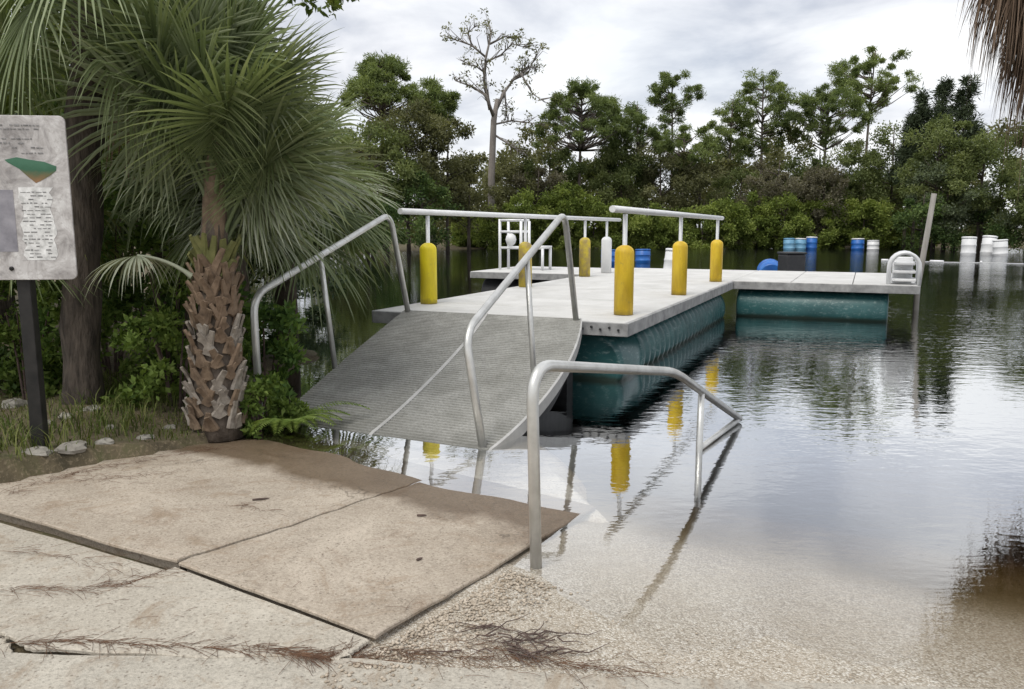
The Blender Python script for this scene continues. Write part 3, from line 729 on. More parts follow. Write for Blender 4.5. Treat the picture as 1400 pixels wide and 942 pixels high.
for i in range(41):                                    # pale edge trim down the right side
    t = T0 + (T1 - T0) * i / 40; p = gang(t, 1.0); o = Vector(SN(0, 1)) * 0.018
    sv += [p + Vector((0, 0, 0.014)), p + o + Vector((0, 0, 0.006)), p + o - Vector((0, 0, 0.09)), p - Vector((0, 0, 0.09))]
MB().add(sv, [(4 * i + a, 4 * i + (a + 1) % 4, 4 * i + 4 + (a + 1) % 4, 4 * i + 4 + a) for i in range(40) for a in range(4)]).build('edge_trim', M['seam'], gw)

for w in (0.05, 0.5, 0.95):  # dark beams added below the gangway so its reflection turns darker
    sv = []
    for i in range(21):
        t = 0.02 + 0.98 * i / 20; p = gang(t, w); o = Vector(SN(0, 1)) * 0.03; dp = 0.075 + 0.22 * math.sin(math.pi * min(1, t * 0.75 + 0.1))
        sv += [p - o - Vector((0, 0, 0.072)), p + o - Vector((0, 0, 0.072)), p + o - Vector((0, 0, dp)), p - o - Vector((0, 0, dp))]
    MB().add(sv, [(4 * i + a, 4 * i + (a + 1) % 4, 4 * i + 4 + (a + 1) % 4, 4 * i + 4 + a) for i in range(20) for a in range(4)] + [(0, 3, 2, 1), (80, 81, 82, 83)]).build('darkening_beam', M['dark'], gw)
sbox(MB(), 7.85, 8.04, -4.9, -2.85, -0.15, 0.50).build('darkening_block', M['dark'], gw)  # dark block added under the upper end to deepen the blackness below the dock
def seen(px, py, base):                        # point above a plan position (vertical through base) seen at pixel height py
    return at(px, py, base.y).z
def handrail(pts, r, stan, name='handrail', parent=None, mat='galv', rad=0.16):
    h = MB().tube(bend(pts, rad, 8), r, 12).build(name, M[mat], parent, smooth=True)
    for a, b in stan:
        MB().tube([a, b], r * 0.82, 10).build('stanchion', M[mat], h, smooth=True)
    return h
def up(p, z): return Vector((p.x, p.y, z))
# left rail
a = edgeL(-0.06) + Vector(SN(0, -0.06)); d = edgeL(0.985) + Vector(SN(0, 0.07)); lean = Vector(SN(0, -0.10))
L0 = up(a, -0.12); L1 = at(346, 405, a.y + 0.05); L2 = at(533, 292, d.y - 0.25); L3 = up(d, DZ - 0.02)
mid = L1.lerp(L2, 0.42); mb_ = edgeL(0.385)
handrail([L0, L1, L2, L3], 0.029, [(mid, up(mb_, mb_.z - 0.03))], parent=gw)
# right rail
a = edgeR(0.0) + Vector(SN(0, -0.05)); d = edgeR(0.985) + Vector(SN(0, -0.05))
R0 = up(a, -0.1); R1 = at(636, 455, a.y + 0.04); R2 = at(772, 290, d.y - 0.35); R3 = up(d, DZ)
mid = R1.lerp(R2, 0.55); mb_ = edgeR(0.40) + Vector(SN(0, -0.16))
handrail([R0, R1, R2, R3], 0.029, [(mid, up(mb_, mb_.z))], parent=gw)

# ------------------------------------------------------------------ free-standing handrail on the boat ramp
hr = thing('entry_handrail', (0.11, 3.35, 0.0), 'bent galvanised pipe handrail running down into the water beside the slab', 'handrail')
H0 = Vector((0.11, 3.35, -0.1)); H1 = Vector((0.085, 3.35, 0.915)); H2 = at(922, 508, 4.74); H3 = Vector((1.77, 6.0, 0.03))
MB().tube(bend([H0, H1, H2, H3], 0.17, 9), 0.027, 14).build('rail', M['galv'], hr, smooth=True)
k = 0.36; top = H2.lerp(H3, k)
MB().tube([top, (top.x - 0.005, top.y, -0.55)], 0.023, 12).build('stanchion', M['galv'], hr, smooth=True)
MB().tube([H3, (top.x, top.y, 0.015)], 0.021, 12).build('lower_rail', M['galv'], hr, smooth=True)

# ------------------------------------------------------------------ sign
SGX = at(46, 500, 4.72).x
sg = thing('information_sign', (SGX, 4.72, gz(SGX, 4.72)), 'weathered white information board with faded map on a black post', 'sign')
gs = gz(SGX, 4.72)
MB().box((SGX, 4.72, (gs - 0.2 + 2.0) / 2), (0.075, 0.075, 2.2 - gs), 0.1).build('post', M['black_paint'], sg, bevel=0.006)
SW, SZ0, SZ1, SY, SA = 0.60, 1.195, 2.135, 4.665, math.radians(6)
def onboard(a, z, off=0.0):       # a: metres right of board centre
    return (SGX + 0.028 + a * math.cos(SA) + off * math.sin(SA), SY + a * math.sin(SA) - off * math.cos(SA), z)
def roundrect(w, z0, z1, r, n=5):
    out = []
    for cx, cz, q0 in ((w / 2 - r, z0 + r, -90), (w / 2 - r, z1 - r, 0), (-w / 2 + r, z1 - r, 90), (-w / 2 + r, z0 + r, 180)):
        out += [(cx + r * math.cos(math.radians(q0 + 90 * i / n)), cz + r * math.sin(math.radians(q0 + 90 * i / n))) for i in range(n + 1)]
    return out
def plate(name, poly, o0, o1, mat, parent, bevel=0.0):
    n = len(poly)
    return MB().add([onboard(a, z, o0) for a, z in poly] + [onboard(a, z, o1) for a, z in poly],
                    [tuple(range(n))[::-1], tuple(range(n, 2 * n))] + [(i, (i + 1) % n, n + (i + 1) % n, n + i) for i in range(n)]).build(name, mat, parent, bevel=bevel)
def signmat():
    t = NT('sunbleached_sign'); v = t.pos()
    c = t.ramp(t.noise(v, 7, 6, 0.7, 0.8), [(0.34, (0.24, 0.225, 0.22)), (0.5, (0.46, 0.44, 0.43)), (0.66, (0.66, 0.65, 0.64))])
    c = t.mix(t.mapr(t.noise(v, 38, 5, 0.75), 0.52, 0.66, 0, 0.6), c, (0.30, 0.275, 0.26))
    t.pbr(c, 0.6, normal=t.bump(t.noise(v, 60, 4), 0.2, 0.002)); return t.m
M['sign'] = signmat()
M['sign_white'] = simple('flaking_white_print', (0.42, 0.42, 0.41), (0.84, 0.84, 0.83), 24, 0.7, 0, 80, 0.3, 0.002)
M['sign_grey'] = simple('faded_photo_print', (0.17, 0.165, 0.19), (0.33, 0.32, 0.35), 9, 0.6)
M['sign_ink'] = simple('faded_ink', (0.10, 0.10, 0.10), (0.28, 0.275, 0.275), 30, 0.7)
def mapmat():
    t = NT('faded_map_print'); g = t.n('ShaderNodeNewGeometry'); sx = t.n('ShaderNodeSeparateXYZ'); t.l(g.outputs['Position'], sx.inputs[0])
    z = t.math('ADD', sx.outputs['Z'], t.math('MULTIPLY', t.noise(t.pos(), 16, 3), 0.09))
    c = t.ramp(t.mapr(z, 1.74, 1.92), [(0.0, (0.40, 0.28, 0.20)), (0.3, (0.27, 0.14, 0.06)), (0.55, (0.14, 0.115, 0.05)), (0.75, (0.03, 0.11, 0.06)), (1.0, (0.05, 0.15, 0.09))])
    t.pbr(c, 0.6); return t.m
board = plate('board', roundrect(SW, SZ0, SZ1, 0.035), 0.0, 0.014, M['sign'], sg, 0.003)
board['label'] = 'sun-bleached flaking white board'
plate('map_print', [(-0.045, 1.885), (0.02, 1.90), (0.10, 1.885), (0.17, 1.875), (0.235, 1.85), (0.232, 1.825), (0.20, 1.80), (0.14, 1.765), (0.115, 1.755), (0.075, 1.79), (0.03, 1.835), (-0.03, 1.87)], 0.0145, 0.0157, mapmat(), board)
plate('photo_print', [(-0.24, 1.36), (-0.015, 1.36), (-0.015, 1.715), (-0.24, 1.715)], 0.0145, 0.0155, M['sign_grey'], board)
rs = random.Random(21)
tb = [(0.0, 1.31)] + [(0.20 + rs.uniform(-0.02, 0.015), 1.31 + 0.42 * i / 14) for i in range(15)] + [(0.02 + rs.uniform(-0.012, 0.02), 1.73 - 0.42 * i / 14) for i in range(15)]
plate('text_panel', tb, 0.0145, 0.0155, M['sign_white'], board)
ink = MB()
def dash(a, z, w, h):
    q = [onboard(a, z, 0.0158), onboard(a + w, z, 0.0158), onboard(a + w, z + h, 0.0158), onboard(a, z + h, 0.0158)]
    q2 = [onboard(a, z, 0.0166), onboard(a + w, z, 0.0166), onboard(a + w, z + h, 0.0166), onboard(a, z + h, 0.0166)]
    ink.add(q + q2, [(4, 5, 6, 7), (0, 1, 5, 4), (1, 2, 6, 5), (2, 3, 7, 6), (3, 0, 4, 7)])
for r in range(19):                                     # faded, unreadable lines of print
    a = 0.025
    while a < 0.17:
        w = rs.uniform(0.008, 0.035)
        if rs.random() < 0.75: dash(a, 1.325 + r * 0.0208, w, rs.uniform(0.003, 0.007))
        a += w + rs.uniform(0.004, 0.012)
for z, a0, a1 in ((2.075, -0.24, 0.15), (2.055, -0.24, 0.16), (2.0, -0.05, 0.12), (1.975, -0.2, 0.05), (1.95, 0.0, 0.16), (1.92, 0.05, 0.2)):
    a = a0
    while a < a1:
        w = rs.uniform(0.006, 0.03)
        if rs.random() < 0.8: dash(a, z, w, rs.uniform(0.004, 0.009))
        a += w + rs.uniform(0.004, 0.01)
ink.build('printed_lines', M['sign_ink'], board)
for a, z in ((-0.17, 2.06), (-0.06, 1.262)):
    MB().lathe(onboard(a, z, 0.0145), [(0.013, 0), (0.013, 0.005), (0.007, 0.009)], 12, axis=Vector(onboard(0, 0, 1)) - Vector(onboard(0, 0, 0))).build('bolt', M['black_paint'], board)

# ------------------------------------------------------------------ floating drums and boom
def drum(px, py, D, h, r, mat, lid, tiltx, label, cat='drum', lying=False, sink=0.35):
    p = at(px, py, D); root = thing('float_drum', (p.x, D, 0), label, cat, 'floats on the lake')
    prof = [(r * 0.9, 0), (r, h * 0.04), (r, h * 0.30), (r * 1.05, h * 0.33), (r * 1.05, h * 0.36), (r, h * 0.39), (r, h * 0.62), (r * 1.05, h * 0.65), (r * 1.05, h * 0.68), (r, h * 0.71), (r, h * 0.90), (r * 0.93, h * 0.93)]
    lp = [(r * 0.95, h * 0.93), (r * 1.03, h * 0.94), (r * 1.03, h), (r * 0.9, h * 1.015)]
    axis = Vector((math.sin(tiltx), 0.05, math.cos(tiltx))) if not lying else Vector((0.25, 1, 0.12))
    base = Vector((p.x, D, -h * sink)) if not lying else Vector((p.x, D - h / 2, r * 0.30))
    MB().lathe(base, prof, 20, axis).build('body', mat, root, smooth=True)
    MB().lathe(base, lp, 20, axis).build('lid', lid, root, smooth=True)
    return root
drum(1324, 340, 43, 1.3, 0.36, M['white_plastic'], M['white_plastic'], 0.03, 'leftmost of three white drums floating off the right shore', sink=0.24)
drum(1350, 340, 43.6, 1.36, 0.36, M['white_plastic'], M['white_plastic'], 0.10, 'tallest, middle one of three white drums off the right shore', sink=0.24)
drum(1369, 340, 42.5, 1.12, 0.35, M['white_plastic'], M['white_plastic'], -0.06, 'rightmost and shortest of three white drums off the right shore', sink=0.24)
drum(1079, 335, 53, 1.0, 0.36, M['lightblue_plastic'], M['lightblue_plastic'], 0.0, 'leftmost of three close blue drums, pale and faded', sink=0.22)
drum(1094, 335, 53.5, 0.98, 0.36, M['lightblue_plastic'], M['white_plastic'], 0.05, 'middle of three close blue drums behind the arm of the dock', sink=0.22)
drum(1109, 335, 54, 1.1, 0.36, M['blue_plastic'], M['white_plastic'], 0.04, 'deep blue drum with white lid, right of the close three', sink=0.22)
drum(1173, 335, 53, 0.98, 0.4, M['blue_plastic'], M['white_plastic'], 0.0, 'lone blue drum with white top beside a low white drum', sink=0.22)
drum(1194, 335, 52, 0.85, 0.36, M['white_plastic'], M['white_plastic'], 0.0, 'low white drum beside the lone blue one', sink=0.22)
drum(1049, 356, 23.5, 0.85, 0.36, M['blue_plastic'], M['blue_plastic'], 0.0, 'bright blue drum lying on its side behind the dock arm', lying=True)
drum(832, 350, 32, 0.72, 0.30, M['blue_plastic'], M['blue_plastic'], 0.0, 'blue drum beside the white sleeve of the railing', sink=0.15)
drum(879, 350, 34, 0.72, 0.32, M['blue_plastic'], M['blue_plastic'], 0.0, 'blue drum seen between the two nearest amber sleeves', sink=0.2)
drum(917, 350, 24, 1.0, 0.26, M['white_plastic'], M['white_plastic'], 0.12, 'white drum half hidden behind the middle amber sleeve', sink=0.15)
p = at(1082, 360, 22)
bx_ = thing('float_box', (p.x, 22, 0), 'black plastic float box beside the blue drum behind the dock arm', 'float')
MB().box((p.x, 22, 0.32), (0.54, 0.6, 0.9), 0.15).build('body', M['black_plastic'], bx_, bevel=0.05)
MB().box((p.x, 22, 0.80), (0.57, 0.63, 0.06), 0.15).build('lid', M['black_plastic'], bx_, bevel=0.02)
bm_pts = [at(1205, 353, 36), at(1245, 354, 35.5), at(1290, 357, 34.5), at(1340, 359, 34), at(1400, 361, 33), at(1440, 363, 32.5)]
boom = thing('floating_boom', (bm_pts[2].x, 34.5, 0), 'thin white floating boom stretched across the water behind the ladder', 'boom')
MB().tube([(q.x, q.y, 0.01) for q in bm_pts], 0.012, 8).build('line', M['white_plastic'], boom, smooth=True)
for i, (a, b) in enumerate(((0, 0.25), (1.6, 2.0), (3.0, 3.05), (4.1, 4.15))):
    def ip(t):
        k = min(int(t), len(bm_pts) - 2); return bm_pts[k].lerp(bm_pts[k + 1], t - k)
    p, q = ip(a), ip(b)
    MB().tube([(p.x, p.y, 0.03), (q.x, q.y, 0.03)], 0.06, 10).build('float', M['white_plastic'], boom, smooth=True)

# ------------------------------------------------------------------ palms
def frond_mesh(rng, az, el, pet, R, droop, nl=56, span=150, roll=0.0, curl=0.25, pr=0.016):
    """fan leaf in local coordinates, petiole base at the origin"""
    h = np.array([math.sin(az), math.cos(az), 0.0]); z = np.array([0, 0, 1.0])
    sag = 0.10 + 0.35 * max(0, math.cos(el))
    npt = 7; pts = []
    p = np.zeros(3); e_ = el
    for i in range(npt):
        pts.append(p.copy()); p = p + (h * math.cos(e_) + z * math.sin(e_)) * pet / (npt - 1); e_ -= sag / (npt - 1) * 1.6
    H = pts[-1]; t = h * math.cos(e_) + z * math.sin(e_)
    w = np.cross(t, z); w /= np.linalg.norm(w) + 1e-9
    nrm = np.cross(w, t)
    w, nrm = w * math.cos(roll) + nrm * math.sin(roll), nrm * math.cos(roll) - w * math.sin(roll)
    mb = MB().tube([tuple(q) for q in pts], [pr * 1.5] + [pr * (1 - 0.08 * i) for i in range(npt - 1)], 6)
    V = [np.array(mb.v)]; F4 = []; off = len(mb.v); var = []
    tf = [f for f in mb.f if len(f) == 4]; F4 += tf; var += [0.62] * len(tf)
    phis = np.radians(np.linspace(-span, span, nl)); dphi = math.radians(2 * span / nl)
    st = np.array([0.04, 0.22, 0.42, 0.62, 0.82, 1.0])
    for ph in phis:
        ph += rng.uniform(-0.03, 0.03)
        ln = R * (0.70 + 0.30 * math.cos(ph / 2) ** 2) * rng.uniform(0.9, 1.08)
        d = math.cos(ph) * t + math.sin(ph) * w; e = -math.sin(ph) * t + math.cos(ph) * w
        wid = np.array([0.04, 0.22, 0.40, 0.30, 0.16, 0.012]) * dphi * ln * 1.02
        dr = droop * rng.uniform(0.6, 1.5); base = 0.5 + 0.25 * rng.uniform(-1, 1)
        r = st * ln
        c = H + d[None] * r[:, None] * (1 - 0.25 * dr * st[:, None] ** 2) - z[None] * (dr * ln * st ** 2.4)[:, None] - nrm[None] * (curl * ln * (1 - math.cos(ph)) * st * 0.35)[:, None] + nrm[None] * 0.04 * R * (abs(math.sin(ph))) * st[:, None]
        l = c + e * (wid / 2)[:, None]; rr = c - e * (wid / 2)[:, None]; m = c - nrm * (wid * 0.28)[:, None]
        V.append(np.stack([l, m, rr], 1).reshape(-1, 3))
        for i in range(5):
            a = off + 3 * i; F4 += [(a, a + 1, a + 4, a + 3), (a + 1, a + 2, a + 5, a + 4)]
            var += [min(1, max(0, base + 0.09 * i - 0.12)), min(1, max(0, base + 0.09 * i - 0.2))]
        off += 18
    return npmesh('frond', np.concatenate(V), np.array(F4), np.array(var), smooth=True)

def put_frond(root, base, mat, rng, label=None, **k):
    o = link('frond', frond_mesh(rng, **k), mat, root, Vector(base) - wloc(root))
    if label: o['label'] = label
    return o

rng = np.random.default_rng(11)
rnd = random.Random(11)
# --- near cabbage palm
PA = Vector((-2.12, 5.55, 0)); PA.z = 0.06
pa = thing('cabbage_palm', PA, 'stout cabbage palm with criss-cross leaf bases beside the slab', 'palm tree')
def trunk_mesh(base, pts, radii, seg, rgh, seed):
    r2 = random.Random(seed); mb = MB().tube(pts, radii, seg)
    mb.v = [(x + r2.uniform(-rgh, rgh), y + r2.uniform(-rgh, rgh), z) for x, y, z in mb.v]; return mb
TZ = [0, 0.12, 0.35, 0.6, 0.85, 1.05, 1.25, 1.5, 1.8]
TR = [0.185, 0.17, 0.165, 0.15, 0.13, 0.11, 0.095, 0.085, 0.05]
trunk_mesh(PA, [(PA.x + 0.03 * z, PA.y + 0.02 * z, PA.z - 0.05 + z) for z in TZ], TR, 18, 0.008, 2).build('trunk', M['palm_bark'], pa, smooth=True)
def boot_mesh(L, w0, w1, t, curve):
    vs = []; fs = []; n = 5
    for i in range(n):
        s = i / (n - 1); w = w0 * (1 - s) + w1 * s; y = curve * s * s; th = t * (1 - 0.35 * s)
        vs += [(-w / 2, -0.004 + y, s * L), (w / 2, -0.004 + y, s * L), (w * 0.36, th + y, s * L), (-w * 0.36, th + y, s * L)]
    for i in range(n - 1):
        for a in range(4): fs.append((4 * i + a, 4 * i + (a + 1) % 4, 4 * i + 4 + (a + 1) % 4, 4 * i + 4 + a))
    fs += [(3, 2, 1, 0), (4 * n - 4, 4 * n - 3, 4 * n - 2, 4 * n - 1)]
    me = bpy.data.meshes.new('leaf_base'); me.from_pydata(vs, [], fs); me.update(); return me
def boots(root, P, zf, radius, zs, per, lens, mats, drift=(0, 0)):
    for zi, z in enumerate(zs):
        f = (z - zs[0]) / (zs[-1] - zs[0])
        for k in range(per):
            mat = mats(f)
            th = 2 * math.pi * (k + 0.5 * (zi % 2)) / per + rnd.uniform(-0.2, 0.2)
            R = radius(z) - 0.012 + rnd.uniform(-0.006, 0.01)
            for sgn in (-1, 1):                                # each old leaf base is split: two legs of an inverted V
                L = lens * rnd.uniform(0.55, 1.05) * (1 + 0.5 * max(0, f - 0.5))
                me = bm_cache[(mat, rnd.randrange(4))]
                o = link('leaf_base', me, None, root)
                out = Matrix.Rotation(-th, 4, 'Z')             # local +Y points outwards
                lean = Matrix.Rotation(rnd.uniform(-0.26, -0.03), 4, 'X')
                skew = Matrix.Rotation(sgn * rnd.uniform(0.15, 0.55), 4, 'Y')
                pos = Vector((P.x + drift[0] * z + math.sin(th + sgn * 0.16 * -1) * R, P.y + drift[1] * z + math.cos(th + sgn * 0.16 * -1) * R, P.z + z)) - wloc(root)
                o.matrix_local = Matrix.Translation(pos) @ out @ lean @ skew @ Matrix.Diagonal((1, 1, L / 0.2, 1))
bm_cache = {}
for mname in ('boot_grey', 'boot_brown', 'boot_red', 'boot_green'):
    for k in range(4):
        me = boot_mesh(0.2, rnd.uniform(0.062, 0.085), rnd.uniform(0.026, 0.045), 0.020, rnd.uniform(0.005, 0.035)); me.materials.append(M[mname]); bm_cache[(mname, k)] = me
boots(pa, PA, None, lambda z: float(np.interp(z, TZ, TR)) + 0.005, [0.04 + 0.088 * i for i in range(14)], 8, 0.19,
      lambda f: rnd.choice(['boot_grey', 'boot_grey', 'boot_grey', 'boot_brown'] if f < 0.3 else (['boot_brown', 'boot_grey', 'boot_grey', 'boot_red'] if f < 0.6 else (['boot_red', 'boot_brown', 'boot_red'] if f < 0.86 else ['boot_red', 'boot_green', 'boot_green']))), (0.03, 0.02))
NF = 44
for i in range(NF):
    f = i / (NF - 1); az = (i * 2.39996) % (2 * math.pi); z = 1.25 + 0.75 * f
    el = math.radians(36 + 52 * f + rnd.uniform(-7, 7))
    if f < 0.45: az = [0.3, -0.25, 0.75, 0.05, 1.2, -0.6, 0.5, 1.6, 0.2][i % 9] + rnd.uniform(-0.12, 0.12)     # the older leaves lean to the light over the water
    elif 3.6 < az < 5.6: el = max(el, math.radians(70))
    dk = 1.0
    if 0.1 < az < 3.3: el = max(el, math.radians(56 + 14 * rnd.random())); dk = 0.6
    pale = f < 0.35 and i % 3 == 0
    put_frond(pa, (PA.x + 0.03 * z + 0.07 * math.sin(az) * (1 - f), PA.y + 0.02 * z + 0.07 * math.cos(az) * (1 - f), PA.z + z), M['palm_pale'] if pale else M[('palm_leaf', 'palm_leaf', 'palm_grey')[i % 3]], rng,
              label='pale silvery drooping frond' if pale else None,
              az=az, el=el, pet=rnd.uniform(0.5, 0.75) * (0.85 + 0.2 * f), R=rnd.uniform(0.72, 0.92), droop=dk * rnd.uniform(0.22, 0.42) * (1.25 - 0.8 * f), roll=rnd.uniform(-0.9, 0.9), nl=62)
put_frond(pa, (PA.x - 0.1, PA.y - 0.05, PA.z + 1.1), M['palm_pale'], rng, label='pale silvery drooping frond', az=-1.5, el=0.62, pet=0.42, R=0.42, droop=0.5, nl=40)
MB().tube([(PA.x + 0.03 * z, PA.y + 0.02 * z, PA.z + z) for z in (1.12, 1.3, 1.6, 1.9, 2.15)], [0.095, 0.09, 0.08, 0.06, 0.03], 14).build('leaf_sheath', M['boot_brown'], pa, smooth=True)

# --- tall dark palm behind the sign
PB = Vector((-3.3, 5.95, 0.1))
pb = thing('tall_palm', PB, 'tall dark trunk palm behind the sign, leaning right', 'palm tree')
zs = np.linspace(0, 3.5, 15)
lx = lambda z: 0.03 * z + 0.022 * z * z
trunk_mesh(PB, [(PB.x + lx(z), PB.y, PB.z - 0.1 + z) for z in zs], [0.138 - 0.006 * z + 0.012 * math.sin(z * 9) for z in zs], 16, 0.012, 4).build('trunk', M['bark'], pb, smooth=True)
for i in range(26):
    f = i / 25; az = i * 2.39996; el = math.radians(-22 + 100 * f)
    z = 3.0 + 0.5 * f
    dead = f < 0.04
    put_frond(pb, (PB.x + lx(z), PB.y, PB.z + z), M['palm_dead'] if dead else M['palm_leaf'], rng, label='brown dead frond' if dead else None, az=az, el=el, pet=rnd.uniform(0.6, 0.9), R=rnd.uniform(0.65, 0.85), droop=rnd.uniform(0.3, 0.55), roll=rnd.uniform(-0.6, 0.6), nl=66)
# --- young palms either side
def young(P, n, label, mats, elr, R, pet, seed, stem=0.5, name='young_palm'):
    r2 = random.Random(seed); g2 = np.random.default_rng(seed)
    root = thing(name, P, label, 'palm tree', 'young fan palms in the thicket')
    MB().tube([(P[0], P[1], P[2] - 0.1), (P[0], P[1], P[2] + stem * 0.6), (P[0], P[1], P[2] + stem)], [0.13, 0.12, 0.07], 12).build('trunk', M['palm_bark'], root, smooth=True)
    for i in range(n):
        f = i / (n - 1)
        put_frond(root, (P[0], P[1], P[2] + stem * (0.75 + 0.25 * f)), M[mats[i % len(mats)]], g2, az=i * 2.4 + r2.uniform(-0.3, 0.3), el=math.radians(elr[0] + (elr[1] - elr[0]) * f),
                  pet=pet * r2.uniform(0.8, 1.15), R=R * r2.uniform(0.85, 1.1), droop=r2.uniform(0.2, 0.45), roll=r2.uniform(-0.5, 0.5))
    return root
young((-4.35, 6.4, 0.15), 18, 'yellow-green fan palm behind the top of the sign', ['palm_yellow', 'palm_leaf', 'palm_yellow'], (28, 88), 0.8, 0.9, 31, 1.25)
young((-2.55, 8.9, 0.0), 24, 'dark fan palm at the water behind the left handrail', ['palm_leaf', 'palm_leaf', 'palm_pale'], (14, 85), 0.9, 0.85, 32, 1.75)
young((-2.75, 7.9, 0.0), 18, 'tall fan palm in the gap behind the stout cabbage palm', ['palm_leaf'], (25, 88), 0.95, 1.1, 33, 1.7)
young((-3.75, 8.6, 0.1), 16, 'fan palm in the shade behind the tall dark trunk', ['palm_leaf', 'palm_yellow'], (30, 85), 0.9, 1.0, 34, 1.3)

# --- palm with a skirt of dead fronds at the right edge
PD = Vector((7.75, 9.7, 0)); PD.z = gz(PD.x, PD.y)
pd = thing('skirted_palm', PD, 'palm with a hanging skirt of brown dead fronds at the top right edge', 'palm tree')
def px_(z): return PD.x - 1.68 * min(1, z / 5.0) ** 1.3
def py_(z): return PD.y - 0.5 * min(1, z / 5.0)
trunk_mesh(PD, [(px_(z), py_(z), PD.z - 0.2 + z) for z in np.linspace(0, 5.9, 12)], [0.17 + 0.01 * math.sin(z * 7) for z in np.linspace(0, 5, 12)], 16, 0.012, 6).build('trunk', M['palm_bark'], pd, smooth=True)
for i in range(84):
    f = i / 83; az = i * 2.39996; el = math.radians(-78 + 50 * f); z = 4.0 + 1.25 * f
    put_frond(pd, (px_(z) + 0.14 * math.sin(az), py_(z) + 0.14 * math.cos(az), PD.z + z), M['palm_dead'], rng, az=az, el=el, pet=rnd.uniform(0.4, 0.7), R=rnd.uniform(0.75, 0.95), droop=rnd.uniform(0.7, 1.1), nl=40, span=100, roll=rnd.uniform(-0.6, 0.6))
for i in range(26):
    f = i / 25; az = i * 2.39996; el = math.radians(5 + 80 * f); z = 5.45 + 0.3 * f
    put_frond(pd, (px_(z), py_(z), PD.z + z), M['palm_leaf'], rng, az=az, el=el, pet=rnd.uniform(0.8, 1.1), R=rnd.uniform(0.9, 1.05), droop=rnd.uniform(0.3, 0.5), roll=rnd.uniform(-0.4, 0.4))

# ------------------------------------------------------------------ near shrubs, trees and ground cover on the left bank
def bush_mesh(seed, r, h, n, L, W, clump=26):
    g = np.random.default_rng(seed)
    cen = g.normal(size=(clump, 3)) * np.array([r * 0.5, r * 0.5, h * 0.32]) + np.array([0, 0, h * 0.5])
    cen[:, 2] = np.clip(cen[:, 2], 0.06, h * 1.0)
    V, F, var = clumps(g, cen, r * g.uniform(0.15, 0.38, clump), n // clump, L, W, flat=0.9, shell=0.2, fold=True, up=0.35)
    V[:, 2] = np.maximum(V[:, 2], 0.0)
    return npmesh('foliage', V, F, var)
def stems_mesh(seed, r, h, n=7):
    r2 = random.Random(seed); mb = MB()
    for i in range(n):
        a = r2.uniform(0, 6.28); q = r2.uniform(0.2, 0.6) * r
        mb.tube([(0.03 * math.cos(a), 0.03 * math.sin(a), -0.08), (q * 0.5 * math.cos(a), q * 0.5 * math.sin(a), h * 0.4), (q * math.cos(a), q * math.sin(a), h * 0.8)], [0.012, 0.009, 0.004], 5)
    me = bpy.data.meshes.new('stems'); me.from_pydata(mb.v, [], mb.f); me.materials.append(M['twig']); return me
def bush(P, r, h, n, mat, label, seed, L=0.06, W=0.032, group='undergrowth shrubs on the left bank', cat='shrub', name='shrub'):
    root = thing(name, P, label, cat, group)
    link('foliage', bush_mesh(seed, r, h, n, L, W), M[mat], root)
    link('stems', stems_mesh(seed, r, h), None, root)
    return root
near_bushes = [
 ((-1.90, 5.68), 0.19, 0.42, 1100, 'shrub_light', 'light green leafy shrub hugging the right of the stout palm trunk'),
 ((-1.72, 5.86), 0.13, 0.2, 500, 'shrub_light', 'small bright shrub at the foot of the left gangway handrail'),
 ((-2.62, 6.05), 0.42, 0.85, 2300, 'shrub_light', 'green shrub between the tall dark trunk and the stout palm'),
 ((-2.85, 6.6), 0.55, 1.35, 3000, 'shrub_light', 'taller green shrub behind the gap between both near trunks'),
 ((-3.85, 6.15), 0.5, 0.9, 2400, 'shrub_light', 'green shrub below the sign, left of the tall dark trunk'),
 ((-4.5, 6.4), 0.7, 1.3, 2600, 'thicket', 'dark shrub at the left edge behind the sign post'),
 ((-2.2, 6.9), 0.5, 0.95, 2200, 'shrub', 'dark shrub at the waterline behind the stout palm'),
 ((-3.7, 7.2), 0.8, 1.8, 3600, 'shrub', 'tall dark shrub behind the tall palm trunk'),
 ((-5.2, 7.4), 0.9, 2.2, 3000, 'thicket', 'tall dark shrub at the far left behind the yellow-green fan palm'),
 ((-3.0, 8.4), 0.9, 2.0, 3000, 'thicket', 'dark shrub deep in the thicket behind the stout palm crown'),
 ((-4.4, 9.2), 1.1, 2.6, 3400, 'thicket', 'big dark shrub deep in the thicket at left'),
 ((-6.4, 9.0), 1.2, 3.0, 3400, 'thicket', 'biggest dark shrub at the back left of the thicket'),
]
for i, (p, r, h, n, m, lab) in enumerate(near_bushes):
    bush((p[0], p[1], max(gz(*p), 0.0) - 0.02), r, h, n, m, lab, 100 + i, L=0.055 + 0.014 * (p[1] - 5.7), W=0.03 + 0.007 * (p[1] - 5.7))

